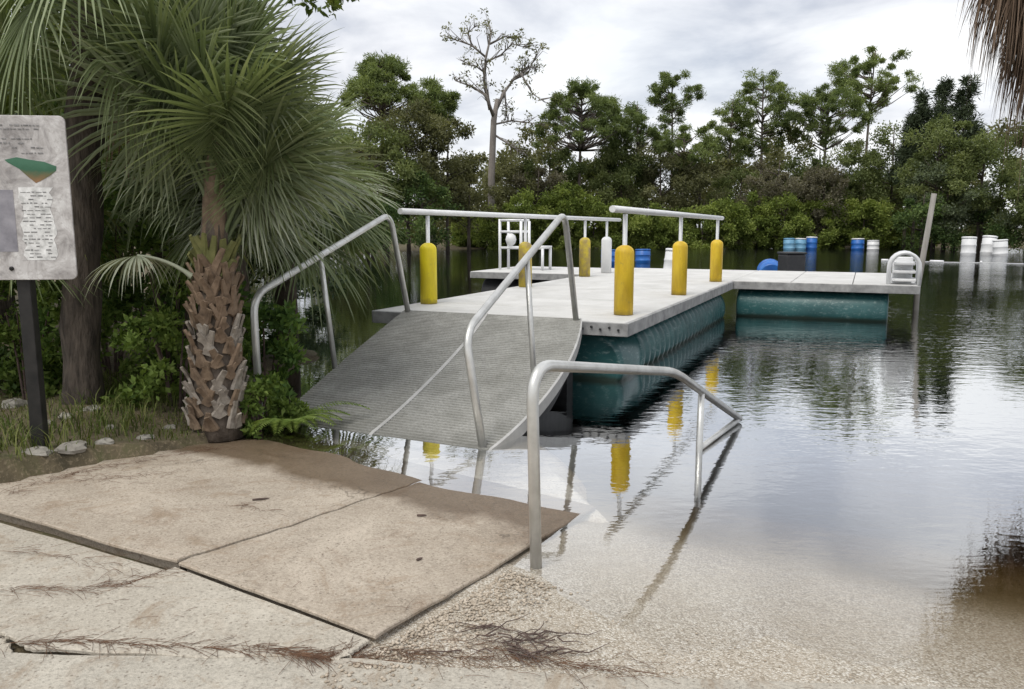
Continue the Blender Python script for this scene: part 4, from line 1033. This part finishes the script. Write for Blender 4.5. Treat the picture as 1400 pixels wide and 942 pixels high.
# arching fern leaves beside the gangway foot
fern = thing('sword_fern', (-1.66, 5.72, 0.03), 'arching green fern beside the lower left corner of the gangway', 'fern')
for i in range(13):
    az = -0.5 + i * 0.36 + rnd.uniform(-0.1, 0.1); Lf = rnd.uniform(0.32, 0.52); g = np.random.default_rng(300 + i)
    h = np.array([math.sin(az), math.cos(az), 0]); sd_ = np.array([math.cos(az), -math.sin(az), 0]); V = []; F = []; var = []
    if i == 4: Lf = 0.62; h = np.array([0.93, 0.3, 0]); sd_ = np.array([0.3, -0.93, 0])
    for k in range(26):
        t = (k + 2) / 28; c = h * Lf * t + np.array([0, 0, 1.0]) * Lf * (0.9 * t - 0.75 * t * t)
        wl_ = 0.075 * math.sin(math.pi * min(1, t * 0.85 + 0.12)) + 0.008
        for sgn in (-1, 1):
            tip = c + sd_ * sgn * wl_ + h * 0.018 - np.array([0, 0, 0.012]); o = len(V)
            V += [c - h * 0.006, c + sd_ * sgn * wl_ * 0.5 - h * 0.004, tip, c + sd_ * sgn * wl_ * 0.5 + h * 0.013]; F.append((o, o + 1, o + 2, o + 3)); var.append(g.uniform(0.35, 0.9))
    link('fern_frond', npmesh('fern_frond', V, F, var), M['shrub_light'], fern)

def limb_tree(P, H, crown, rng_seed, leafL, leafW, per, mat, bark, label, trunk_r, nclump, clump_r, cat='tree', group=None, base_frac=0.35, name='tree', shape='round', lean=(0, 0), flat=0.75, shell=0.45, tipgap=0.0):
    """tapered trunk, limbs out to foliage clumps; crown = (width, height)"""
    r2 = random.Random(rng_seed); g = np.random.default_rng(rng_seed)
    root = thing(name, P, label, cat, group)
    cw, ch = crown; zc = H - ch / 2
    def tp(z):
        f = z / H; return Vector((lean[0] * f * f + 0.03 * H * math.sin(3 * f + rng_seed) * f * 0.5, lean[1] * f * f, z))
    zt = [H * 0.95 * i / 9 for i in range(10)]
    trk = MB().tube([tp(z) - Vector((0, 0, 0.3 if z == 0 else 0)) for z in zt], [trunk_r * (1.25 if i == 0 else 1 - 0.085 * i) for i in range(10)], 9)
    cen = []; rad = []; lim = trk
    for i in range(nclump):
        if shape == 'umbrella':
            q = r2.uniform(0, 6.283); rr = cw / 2 * math.sqrt(r2.uniform(0.02, 1)); z = H - ch * (0.12 + 0.75 * (rr / (cw / 2)) ** 2) - r2.uniform(0, 0.22) * ch
        elif shape == 'cone':
            f = r2.uniform(0, 1); z = H - ch * f; rr = cw / 2 * (0.12 + 0.88 * f) * math.sqrt(r2.uniform(0.2, 1)); q = r2.uniform(0, 6.283)
        else:
            while True:
                a, b, c = (r2.uniform(-1, 1) for _ in range(3))
                if 0.2 < a * a + b * b + c * c < 1: break
            q = math.atan2(b, a); rr = math.hypot(a, b) * cw / 2; z = zc + c * ch / 2 * 0.9
        cpt = tp(min(z, H)) ; cpt = Vector((cpt.x + rr * math.cos(q), cpt.y + rr * math.sin(q), z))
        cen.append(cpt); rad.append(clump_r * r2.choice((0.4, 0.55, 0.75, 0.9, 1.1, 1.3)) * r2.uniform(0.85, 1.15))
        if i % 2 == 0 or shape == 'umbrella':
            z0 = max(H * base_frac, min(z - rr * r2.uniform(0.35, 0.7), H * 0.93)); s = tp(z0); m_ = s.lerp(cpt, 0.5) + Vector((0, 0, -0.06 * rr + r2.uniform(-0.1, 0.1) * rr * 0.5))
            k = trunk_r * 0.38
            lim.tube([s, m_, cpt], [k, k * 0.6, k * 0.2], 5)
    lim.build_local('trunk', M[bark], root)
    V, F, var = clumps(g, np.array([tuple(c) for c in cen]), np.array(rad), per, leafL, leafW, flat=flat, shell=shell)
    link('crown', npmesh('crown', V, F, var), M[mat], root)
    return root
def _bl(s, name, mat, root):
    me = bpy.data.meshes.new(name); me.from_pydata(s.v, [], s.f); me.update()
    me.polygons.foreach_set('use_smooth', [True] * len(me.polygons))
    return link(name, me, mat, root)
MB.build_local = _bl

def gp(x, y): return (x, y, gz(x, y) - 0.05)
# trees of the near thicket
limb_tree(gp(-6.2, 9.6), 6.2, (4.6, 4.4), 41, 0.12, 0.06, 260, 'oak', 'bark', 'yellow-green oak rising at the top left behind the palms', 0.14, 46, 0.6, group='trees of the left thicket', name='oak_tree')
limb_tree(gp(-4.6, 13.5), 5.9, (3.4, 5.4), 42, 0.12, 0.035, 330, 'cedar', 'bark', 'grey-green conical tree behind the stout palm crown', 0.13, 52, 0.5, group='trees of the left thicket', name='cedar_tree', shape='cone')
limb_tree(gp(-7.0, 14.0), 6.0, (4.2, 5.2), 43, 0.15, 0.07, 300, 'thicket', 'bark', 'dark tree deep in the thicket at left', 0.15, 46, 0.7, group='trees of the left thicket', name='thicket_tree')
limb_tree(gp(-4.9, 11.0), 4.6, (3.2, 3.9), 44, 0.13, 0.06, 300, 'thicket', 'bark', 'dark small tree behind the tall palm trunk', 0.1, 36, 0.6, group='trees of the left thicket', name='thicket_tree')
limb_tree(gp(-9.5, 12.0), 7.0, (5, 6.0), 45, 0.15, 0.07, 300, 'thicket', 'bark', 'dark tree at the left edge of the photograph behind the oak', 0.16, 46, 0.8, group='trees of the left thicket', name='thicket_tree')

# oak bough reaching over from the left, leaves hanging in at the top of the view
ob = thing('overhanging_oak', gp(-5.6, 7.2), 'oak whose leafy bough hangs in at the top edge above the palm', 'tree')
o0 = Vector(ob.location)
MB().tube([o0 + Vector((0, 0, -0.2)), o0 + Vector((0.1, 0, 2)), o0 + Vector((0.3, -0.1, 4.2)), o0 + Vector((0.6, -0.2, 6))], [0.17, 0.15, 0.12, 0.05], 12).build('trunk', M['bark'], ob, smooth=True)
tips = [at(395, -12, 5.4), at(425, 2, 5.45), at(452, 6, 5.4), at(470, -8, 5.5), at(410, -40, 5.6), at(440, -40, 5.5)]
st = o0 + Vector((0.35, -0.1, 4.3)); joint = at(380, -150, 5.8)
bl_ = MB().tube([st, st.lerp(joint, 0.5) + Vector((0, 0, 0.25)), joint], [0.07, 0.05, 0.03], 8)
for t_ in tips: bl_.tube([joint, joint.lerp(t_, 0.5) + Vector((0, 0, 0.03)), t_], [0.018, 0.011, 0.004], 5)
bl_.build('bough', M['bark'], ob, smooth=True)
cen = np.array([tuple(t_) for t_ in tips]); g = np.random.default_rng(61)
V, F, var = clumps(g, cen, np.full(len(cen), 0.10), 34, 0.055, 0.035, fold=True, shell=0.1)
link('bough_leaves', npmesh('bough_leaves', V, F, var, origin=tuple(o0)), M['oak'], ob)
cen = np.array([tuple(o0 + Vector((0.3 + 1.3 * math.cos(i * 2.4) * (i % 5) / 4, 1.3 * math.sin(i * 2.4) * (i % 5) / 4, 3.6 + 2.6 * ((i * 0.618) % 1)))) for i in range(34)])
V, F, var = clumps(g, cen, np.full(len(cen), 0.4), 130, 0.08, 0.042, fold=True)
link('crown', npmesh('crown', V, F, var, origin=tuple(o0)), M['oak'], ob)

# grass and litter on the left bank
g = np.random.default_rng(71)
n = 15000
X = g.uniform(-5.4, -1.75, n); Y = g.uniform(3.6, 7.2, n); U = uof(X, Y); Vv = vof(X, Y); d = sdf(X, Y)
keep = (d > 0.12) & ((Vv < -4.72 - 0.10 * np.sin(U * 5)) ) & (g.uniform(0, 1, n) < 0.35 + 0.5 * (np.sin(X * 3.1) * np.cos(Y * 2.7) > -0.1))
X, Y = X[keep], Y[keep]; Z = ground_z(X, Y) - 0.005
C = np.stack([X, Y, Z], 1); n = len(C)
az = g.uniform(0, 6.283, n); hgt = g.uniform(0.03, 0.13, n) * (0.6 + 0.7 * (np.sin(X * 4 + 1) > 0)); w = 0.0035
dirh = np.stack([np.cos(az), np.sin(az), np.zeros(n)], 1); side = np.stack([-np.sin(az), np.cos(az), np.zeros(n)], 1) * w
upv = np.array([0, 0, 1.0])
m1 = C + dirh * (hgt * 0.25)[:, None] + upv * (hgt * 0.7)[:, None]; tp_ = C + dirh * (hgt * 0.8)[:, None] + upv * hgt[:, None]
V = np.stack([C - side, C + side, m1 + side * .8, m1 - side * .8, tp_ + side * .15, tp_ - side * .15], 1).reshape(-1, 3)
b = (np.arange(n) * 6)[:, None]; F = np.concatenate([b + np.array([[0, 1, 2, 3]]), b + np.array([[3, 2, 4, 5]])], 1).reshape(-1, 4)
tag(link('grass', npmesh('grass', V, F, np.repeat(np.clip(g.normal(0.5, 0.25, n), 0, 1), 2)), M['grass']), 'short green grass and weeds on the left bank', 'grass', kind='stuff')

# pale rocks
def rock_mesh(seed, r):
    g2 = random.Random(seed); vs = []; fs = []; nu, nv = 10, 6
    ph = [g2.uniform(0, 6.28) for _ in range(6)]
    for j in range(nv + 1):
        for i in range(nu):
            a = 2 * math.pi * i / nu; b_ = math.pi * j / nv
            k = r * (1 + 0.18 * math.sin(2 * a + ph[0]) + 0.14 * math.sin(3 * a + 2 * b_ + ph[1]) + 0.1 * math.sin(5 * a + ph[2]) * math.sin(b_ * 3 + ph[3]))
            vs.append((k * 1.25 * math.sin(b_) * math.cos(a), k * math.sin(b_) * math.sin(a), k * 0.55 * math.cos(b_)))
    fs = [(j * nu + i, j * nu + (i + 1) % nu, (j + 1) * nu + (i + 1) % nu, (j + 1) * nu + i) for j in range(nv) for i in range(nu)]
    me = bpy.data.meshes.new('rock'); me.from_pydata(vs, [], fs); me.update(); me.materials.append(M['rock']); return me
rocks = [(52, 620, 0.075, 'pale rock at the foot of the black sign post'), (97, 614, 0.085, 'flat pale rock just right of the sign post'), (143, 606, 0.06, 'flat pale stone in the grass between sign post and slab'),
         (198, 600, 0.05, 'small pale stone at the edge of the slab below the stout palm'), (90, 570, 0.06, 'pale stone in front of the tall dark trunk'), (125, 560, 0.06, 'pale stone at the base of the tall dark trunk'),
         (62, 580, 0.05, 'small pale stone left of the tall dark trunk'), (150, 585, 0.045, 'small stone half sunk in the weeds'), (20, 555, 0.11, 'broad grey rock at the left edge below the sign'), (232, 585, 0.045, 'small stone left of the stout palm base')]
for i, (px, py, r, lab) in enumerate(rocks):
    D = 4.6
    for _ in range(12):
        p = at(px, py, D); D = D * (EYE - gz(p.x, D)) / (EYE - p.z)
    p = at(px, py, D)
    o = link('rock', rock_mesh(400 + i, r * 0.85), None, None, (p.x, p.y, gz(p.x, p.y) + r * 0.02)); o.rotation_euler[2] = i * 1.3
    tag(o, lab, 'rock', 'pale rocks on the left bank')

# loose pebbles beside the slab's front corner, pine straw drifts, twigs
def surf_z(x, y):
    u, v = uof(x, y), vof(x, y)
    if y < LOWB - 0.02: return (3.0 - u) * SL + 0.007
    if v < -1.85:
        if u > 1.92: return float(slab_z(x, y)) + uneven(x, y) + ((0.010 - 0.005 * (u - 1.9)) if v < -2.965 else 0.0) + 0.001
        return float(slab_z(x, y)) - (0.034 if v < -2.96 else 0.013)
    return float(ramp_z(np.array(u))) + 0.006 * float(wob(np.array(u), np.array(v), 2.7, 0.4)) + 0.002
ico = [(0, 0, 1), (0.9, 0, 0.3), (0.28, 0.86, 0.35), (-0.73, 0.53, 0.3), (-0.7, -0.55, 0.33), (0.3, -0.85, 0.3), (0.7, 0.5, -0.4), (-0.28, 0.85, -0.42), (-0.9, 0, -0.4), (-0.25, -0.85, -0.45), (0.72, -0.5, -0.4), (0, 0, -1)]
icf = [(0, 1, 2), (0, 2, 3), (0, 3, 4), (0, 4, 5), (0, 5, 1), (1, 6, 2), (2, 7, 3), (3, 8, 4), (4, 9, 5), (5, 10, 1), (6, 7, 2), (7, 8, 3), (8, 9, 4), (9, 10, 5), (10, 6, 1), (11, 7, 6), (11, 8, 7), (11, 9, 8), (11, 10, 9), (11, 6, 10)]
ico = np.array(ico); icf = np.array(icf); pv = []; pf = []; k = 0
r5 = random.Random(55)
for i in range(2600):
    if i < 1500: u = r5.uniform(1.6, 2.75); v = -1.80 + abs(r5.gauss(0, 0.13))
    else: u = r5.uniform(1.2, 2.7); v = r5.uniform(-1.8, 0.6)
    x, y = UV(u, v)[:2]
    if y < LOWB - 0.05 and r5.random() < 0.8: continue
    r = r5.uniform(0.003, 0.009) if i < 1500 else r5.uniform(0.0025, 0.006)
    a = r5.uniform(0, 6.28); ca, sa = math.cos(a), math.sin(a)
    q = ico * np.array([r * r5.uniform(0.8, 1.4), r, r * 0.6]); q = np.stack([q[:, 0] * ca - q[:, 1] * sa, q[:, 0] * sa + q[:, 1] * ca, q[:, 2]], 1)
    pv.append(q + np.array([x, y, surf_z(x, y) + r * 0.3])); pf.append(icf + k * 12); k += 1
tag(link('pebbles', npmesh('pebbles', np.concatenate(pv), np.concatenate(pf)), M['pebble']), 'loose tan pebbles scattered along the slab edge', 'pebbles', kind='stuff')

straw_v = []; straw_f = []
def needle(x, y, a, L, w=0.0007, lift=0.003):
    n = 4; o = len(straw_v); bendk = r5.uniform(-0.6, 0.6)
    px, py = x, y
    for i in range(n):
        z = surf_z(px, py) + lift + 0.004 * math.sin(math.pi * i / (n - 1))
        sx, sy = -math.sin(a) * w, math.cos(a) * w
        straw_v.extend([(px + sx, py + sy, z), (px - sx, py - sy, z), (px, py, z + w * 1.6)])
        px += math.cos(a) * L / (n - 1); py += math.sin(a) * L / (n - 1); a += bendk / n
    for i in range(n - 1):
        for e0, e1 in ((0, 1), (1, 2), (2, 0)):
            straw_f.append((o + 3 * i + e0, o + 3 * i + e1, o + 3 * i + 3 + e1, o + 3 * i + 3 + e0))
def drift(pts, n, spread, ang=None, L=(0.04, 0.13)):
    pts = [Vector(p) for p in pts]
    for _ in range(int(n * 0.5)):
        t = r5.random() * (len(pts) - 1); i = min(int(t), len(pts) - 2); p = pts[i].lerp(pts[i + 1], t - i); d = pts[i + 1] - pts[i]
        sp_ = spread * r5.choice((0.6, 1.0, 2.8)); x = p.x + r5.gauss(0, sp_); y = p.y + r5.gauss(0, sp_ * 0.6)
        needle(x, y, math.atan2(d.y, d.x) + r5.gauss(0, 0.6 if ang is None else ang), r5.uniform(*L))
def G(px, py, z=0.08):
    p = at(px, py, 3.0); t = (EYE - z) / (EYE - p.z); return (p.x * t, 3.0 * t)
drift([G(0, 886), G(120, 880), G(260, 884), G(400, 892), G(450, 898), G(520, 890)], 520, 0.012)
drift([G(330, 878), G(400, 890), G(455, 896), G(480, 885)], 260, 0.012)
drift([G(0, 800), G(80, 800), G(160, 792), G(220, 775)], 220, 0.02)
drift([G(0, 745), G(90, 752), G(170, 770)], 90, 0.03)
drift([G(520, 892, .03), G(640, 905, .03), G(760, 905, .03), G(860, 925, .03)], 380, 0.03, 0.6)
drift([G(560, 880, .03), G(660, 885, .03), G(740, 895, .03)], 220, 0.06, 0.9)
drift([G(330, 680), G(360, 690)], 60, 0.04, 1.0, (0.03, 0.08))
drift([G(120, 655), G(180, 645), G(230, 640)], 120, 0.06, 0.9, (0.03, 0.09))
drift([G(5, 680), G(60, 655), G(130, 638), G(230, 612), G(290, 600)], 420, 0.05, 0.8, (0.04, 0.1))
drift([G(100, 850), G(300, 800), G(600, 700)], 45, 0.35, 1.5, (0.03, 0.08))
tag(link('pine_straw', npmesh('pine_straw', straw_v, straw_f), M['litter']), 'drifts of brown pine needles lying on the slabs and pavement', 'litter', kind='stuff')
tw = MB()
for i in range(34):
    c = G(r5.gauss(715, 35), r5.gauss(882, 14), 0.03); a = r5.uniform(-0.9, 0.9) + (math.pi if r5.random() < 0.5 else 0); L = r5.uniform(0.08, 0.24); pts = []
    x, y = c
    for k in range(5):
        pts.append((x, y, surf_z(x, y) + 0.006 + 0.012 * math.sin(k * 1.1 + i) ** 2)); x += math.cos(a) * L / 4; y += math.sin(a) * L / 4; a += r5.uniform(-0.5, 0.5)
    tw.tube(pts, [0.003, 0.0026, 0.002, 0.0015, 0.0008], 5)
tag(tw.build('twig_tangle', M['twig']), 'tangle of thin dark twigs on the boat ramp near the slab corner', 'twigs', kind='stuff')
for i, (px, py, L, a, lab) in enumerate(((570, 700, 0.05, 0.2, 'short dark stick lying on the slab near the water'), (570, 765, 0.035, 1.0, 'small dark chip of wood on the middle of the right slab'), (345, 682, 0.09, 0.4, 'thin reddish twig on the left slab near the joint'))):
    x, y = G(px, py, 0.05); pts = []
    for k in range(5):
        pts.append((x, y, surf_z(x, y) + 0.006)); x += math.cos(a) * L / 4; y += math.sin(a) * L / 4; a += r5.uniform(-0.3, 0.3)
    tag(MB().tube(pts, [0.005, 0.006, 0.0055, 0.005, 0.002], 6).build('twig', M['twig'], None, origin=pts[0]), lab, 'twig', 'sticks on the slabs')

# ------------------------------------------------------------------ far shore
def far(px, py_top, D):
    p = at(px, py_top, D); return p.x, D, p.z
PXM = lambda D: D / 1080
pines = [(522, 64, 50, 98, 75, 'umbrella', 46, 'pine'), (590, 108, 53, 62, 70, 'round', 30, 'pine'), (793, 98, 61, 132, 92, 'umbrella', 60, 'pine'), (872, 134, 62, 105, 120, 'round', 46, 'pine'),
         (922, 94, 69, 74, 72, 'round', 26, 'pine'), (1048, 90, 65, 82, 130, 'round', 38, 'pine'), (1003, 125, 64, 62, 110, 'round', 26, 'pine'), (1195, 55, 67, 108, 96, 'round', 44, 'pine'), (1132, 114, 62, 108, 84, 'round', 44, 'pine'),
         (935, 165, 60, 84, 70, 'round', 30, 'pine')]
plab = ['wide topped pine rising at the far left above the palm', 'small pine crown right of the wide topped left pine', 'umbrella crowned pine standing alone right of the bare tree', 'bushy low pine right of the umbrella crowned pine',
        'slender pine with small high crown near the centre of the far shore', 'tall open pine with gaps in its crown, centre right', 'narrower pine leaning against the tall open pine', 'tallest pine of the far shore, at the right',
        'dense rounded pine just left of the tallest pine', 'low rounded pine below the slender high pine']
for i, (px, py, D, w, h, shp, nc, m) in enumerate(pines):
    x, y, H = far(px, py, D); k = PXM(D)
    limb_tree((x, y, 0.2), H - 0.2, (w * k * 1.0, h * k), 500 + i, 0.24, 0.055, 260, m, 'pine_bark', plab[i], 0.17, int(nc * 2.0), 0.6, 'tree', 'pines on the far shore', 0.55, 'pine_tree', shp, flat=0.62, shell=0.1)

# bare tree
x, y, H = far(672, 30, 58)
sn = thing('bare_tree', (x, y, 0.2), 'tall nearly bare grey tree with forked limbs and sparse leaves', 'tree')
def P3(px, py, dd=0.0): q = at(px, py, 58 + dd); return q
tr_ = [P3(672, 335), P3(672, 240), P3(675, 165), P3(680, 135)]
MB().tube(tr_, [0.30, 0.26, 0.22, 0.14], 10).build('trunk', M['snag_bark'], sn, smooth=True)
limbs = [[(675, 160), (664, 130), (645, 118), (622, 110)], [(670, 150), (662, 110), (664, 80), (672, 45), (668, 32)], [(678, 150), (690, 125), (705, 105), (718, 95)], [(664, 100), (650, 90), (632, 88)], [(664, 78), (645, 62), (625, 55), (612, 52)],
         [(670, 60), (690, 50), (710, 52)], [(676, 170), (700, 165), (725, 168), (742, 172)], [(690, 125), (692, 150), (690, 168)], [(700, 110), (722, 100), (735, 70)], [(664, 85), (685, 75), (700, 60), (722, 66)], [(645, 62), (640, 45), (650, 35)],
         [(677, 185), (700, 200), (712, 210)], [(705, 105), (725, 92), (736, 95)], [(712, 100), (728, 128), (745, 140)]]
lm = MB(); tips = []
r6 = random.Random(66)
for k, li in enumerate(limbs):
    pts = [P3(a, b, r6.uniform(-1.5, 1.5) if j else 0) for j, (a, b) in enumerate(li)]
    r0 = 0.15 if k < 3 else 0.08
    lm.tube(pts, [r0 * (1 - 0.75 * j / (len(pts) - 1)) for j in range(len(pts))], 6); tips += pts[-2:]
    for j in range(1, len(pts)):
        for _ in range(5):
            q = pts[j] + Vector((r6.uniform(-0.8, 0.8), r6.uniform(-0.8, 0.8), r6.uniform(-0.3, 0.8))); lm.tube([pts[j].lerp(pts[j - 1], r6.random()), pts[j].lerp(q, 0.5) + Vector((0, 0, 0.1)), q], [0.035, 0.02, 0.008], 4); tips.append(q)
lm.build('limbs', M['snag_bark'], sn, smooth=True)
g = np.random.default_rng(67); tt = [t for t in tips if r6.random() < 0.55]
V, F, var = clumps(g, np.array([tuple(t) for t in tt]), np.full(len(tt), 0.42), 16, 0.26, 0.09, shell=0.1)
link('crown', npmesh('crown', V, F, var, origin=tuple(sn.location)), M['wood_olive'], sn)

# broad trees of the middle distance
wood = [(505, 150, 46, 120, 150, 'wood_green', 'round', 'dark green tree on the left shore above the white strands of the palm'), (555, 128, 48, 110, 170, 'wood_olive', 'round', 'tall olive tree on the left shore below the wide topped pine'),
        (610, 152, 50, 100, 150, 'wood_olive', 'round', 'olive tree left of the bare tree'), (640, 205, 52, 70, 110, 'wood_olive', 'round', 'low olive tree at the foot of the bare tree'), (575, 235, 46, 110, 100, 'thicket', 'round', 'dark tree at the waterline left of the bare tree'),
        (500, 255, 40, 120, 95, 'thicket', 'round', 'dark tree overhanging the water behind the left handrail'), (700, 190, 60, 75, 110, 'wood_olive', 'round', 'olive tree just right of the bare tree trunk'), (752, 195, 61, 90, 100, 'wood_green', 'round', 'green tree left of the umbrella pine trunk'),
        (735, 228, 59, 80, 70, 'wood_brown', 'round', 'brownish low tree between bare tree and umbrella pine'), (820, 215, 63, 80, 80, 'wood_green', 'round', 'small green tree right of the umbrella pine trunk'), (850, 180, 61, 80, 130, 'wood_green', 'round', 'green tree below the bushy low pine'),
        (905, 190, 60, 90, 110, 'wood_olive', 'round', 'olive tree in the centre of the far woods'), (960, 205, 60, 90, 100, 'wood_olive', 'round', 'olive tree left of the tall open pine'), (1015, 228, 61, 90, 80, 'wood_green', 'round', 'green tree under the tall open pine'),
        (1065, 212, 59, 100, 100, 'wood_brown', 'round', 'brownish bare-looking tree right of the tall open pine'), (1120, 195, 60, 110, 110, 'wood_green', 'round', 'green tree below the dense rounded pine'), (1175, 190, 60, 110, 110, 'wood_green', 'round', 'broad green tree below the tallest pine'),
        (1225, 165, 58, 80, 130, 'wood_green', 'round', 'green tree right of the tallest pine'), (1130, 225, 57, 90, 90, 'wood_brown', 'round', 'brown-grey thicket tree behind the bright bushes at right'), (1290, 150, 52, 100, 140, 'wood_green', 'round', 'rounded green tree at the right below the dark conifers'),
        (1350, 170, 50, 110, 130, 'wood_green', 'round', 'green tree below the hanging palm skirt'), (1300, 205, 51, 110, 110, 'wood_grey', 'round', 'grey-green willow right of the leaning pile'), (1370, 222, 50, 120, 100, 'wood_grey', 'round', 'grey-green willow above the white drums'),
        (1430, 150, 46, 110, 160, 'wood_green', 'round', 'green tree cut by the right edge'), (1345, 285, 50, 130, 55, 'thicket', 'round', 'dark low bush at the waterline behind the white drums'), (1265, 262, 50, 80, 75, 'thicket', 'round', 'dark low bush at the waterline behind the leaning pile'),
        (1410, 275, 48, 90, 65, 'wood_green', 'round', 'low green bush at the water on the right edge'), (440, 170, 36, 130, 170, 'wood_green', 'round', 'green tree on the left shore half hidden by the palm fronds'), (380, 110, 30, 150, 180, 'thicket', 'round', 'dark tree hidden behind the palm crown')]
for i, (px, py, D, w, h, m, shp, lab) in enumerate(wood):
    x, y, H = far(px, py, D); k = PXM(D)
    area = w * h * k * k; nc = int(max(20, min(95, area * 1.45)))
    limb_tree((x, y, 0.1), H - 0.1, (w * k, h * k), 600 + i, 0.18, 0.085, 290, m, 'bark', lab, 0.12, nc, 0.85, 'tree', 'woods on the far shore', 0.2, 'broad_tree', shp, flat=0.8, shell=0.25)
dark = [(1262, 130, 56, 34, 110, 'feathery dark conifer left of the right hand conifer group'), (1292, 112, 55, 40, 130, 'feathery dark conifer with pointed top at the right'), (1322, 108, 54, 44, 130, 'dark conifer beside the hanging palm skirt'), (1248, 160, 56, 30, 80, 'shortest dark conifer right of the tallest pine')]
for i, (px, py, D, w, h, lab) in enumerate(dark):
    x, y, H = far(px, py, D); k = PXM(D)
    limb_tree((x, y, 0.2), H - 0.2, (w * 1.7 * k, h * k), 700 + i, 0.4, 0.06, 150, 'dark_conifer', 'bark', lab, 0.12, 54, 0.5, 'tree', 'dark conifers at the right', 0.3, 'conifer', 'cone', flat=1.0, shell=0.1)
# bright bushes lining the far waterline
words = ['first', 'second', 'third', 'fourth', 'fifth', 'sixth', 'seventh', 'eighth', 'ninth', 'tenth', 'eleventh', 'twelfth', 'thirteenth', 'fourteenth', 'fifteenth', 'sixteenth', 'seventeenth', 'eighteenth']
r7 = random.Random(77); hx = [640, 676, 712, 748, 776, 812, 850, 886, 925, 962, 1000, 1038, 1074, 1110, 1148, 1184, 1220, 1256]
ht = [290, 275, 262, 258, 242, 262, 268, 275, 278, 274, 268, 262, 266, 270, 264, 262, 272, 290]
for i, px in enumerate(hx):
    D = 57 + r7.uniform(-1.0, 1.2); x, y, H = far(px, ht[i] + r7.uniform(-5, 5), D); k = PXM(D)
    limb_tree((x, y, 0.0), H, (60 * k, H * 1.18), 800 + i, 0.18, 0.095, 340, 'hedge', 'bark', words[i] + ' from the left of the bright green bushes lining the far waterline', 0.06, 40, 0.62, 'bush', 'bright bushes on the far waterline', 0.05, 'shore_bush', flat=0.85, shell=0.25)
# the wood behind, one mass
g = np.random.default_rng(91); m = 760
th = g.uniform(-0.55, 0.72, m); D = g.uniform(62, 84, m); X = np.tan(th) * D
top = 6.0 + 2.2 * np.sin(th * 23 + 1) + 1.2 * np.sin(th * 61) + (D - 62) * 0.13
cen = np.stack([X, D, g.uniform(0.1, 1, m) * top], 1)
V, F, var = clumps(g, cen, g.uniform(1.0, 1.8, m), 220, 0.36, 0.17, flat=0.85, shell=0.2)
tag(link('distant_woods', npmesh('distant_woods', V, F, var), M['wood_olive']), 'mass of olive woodland behind the trees of the far shore', 'woods', kind='stuff')
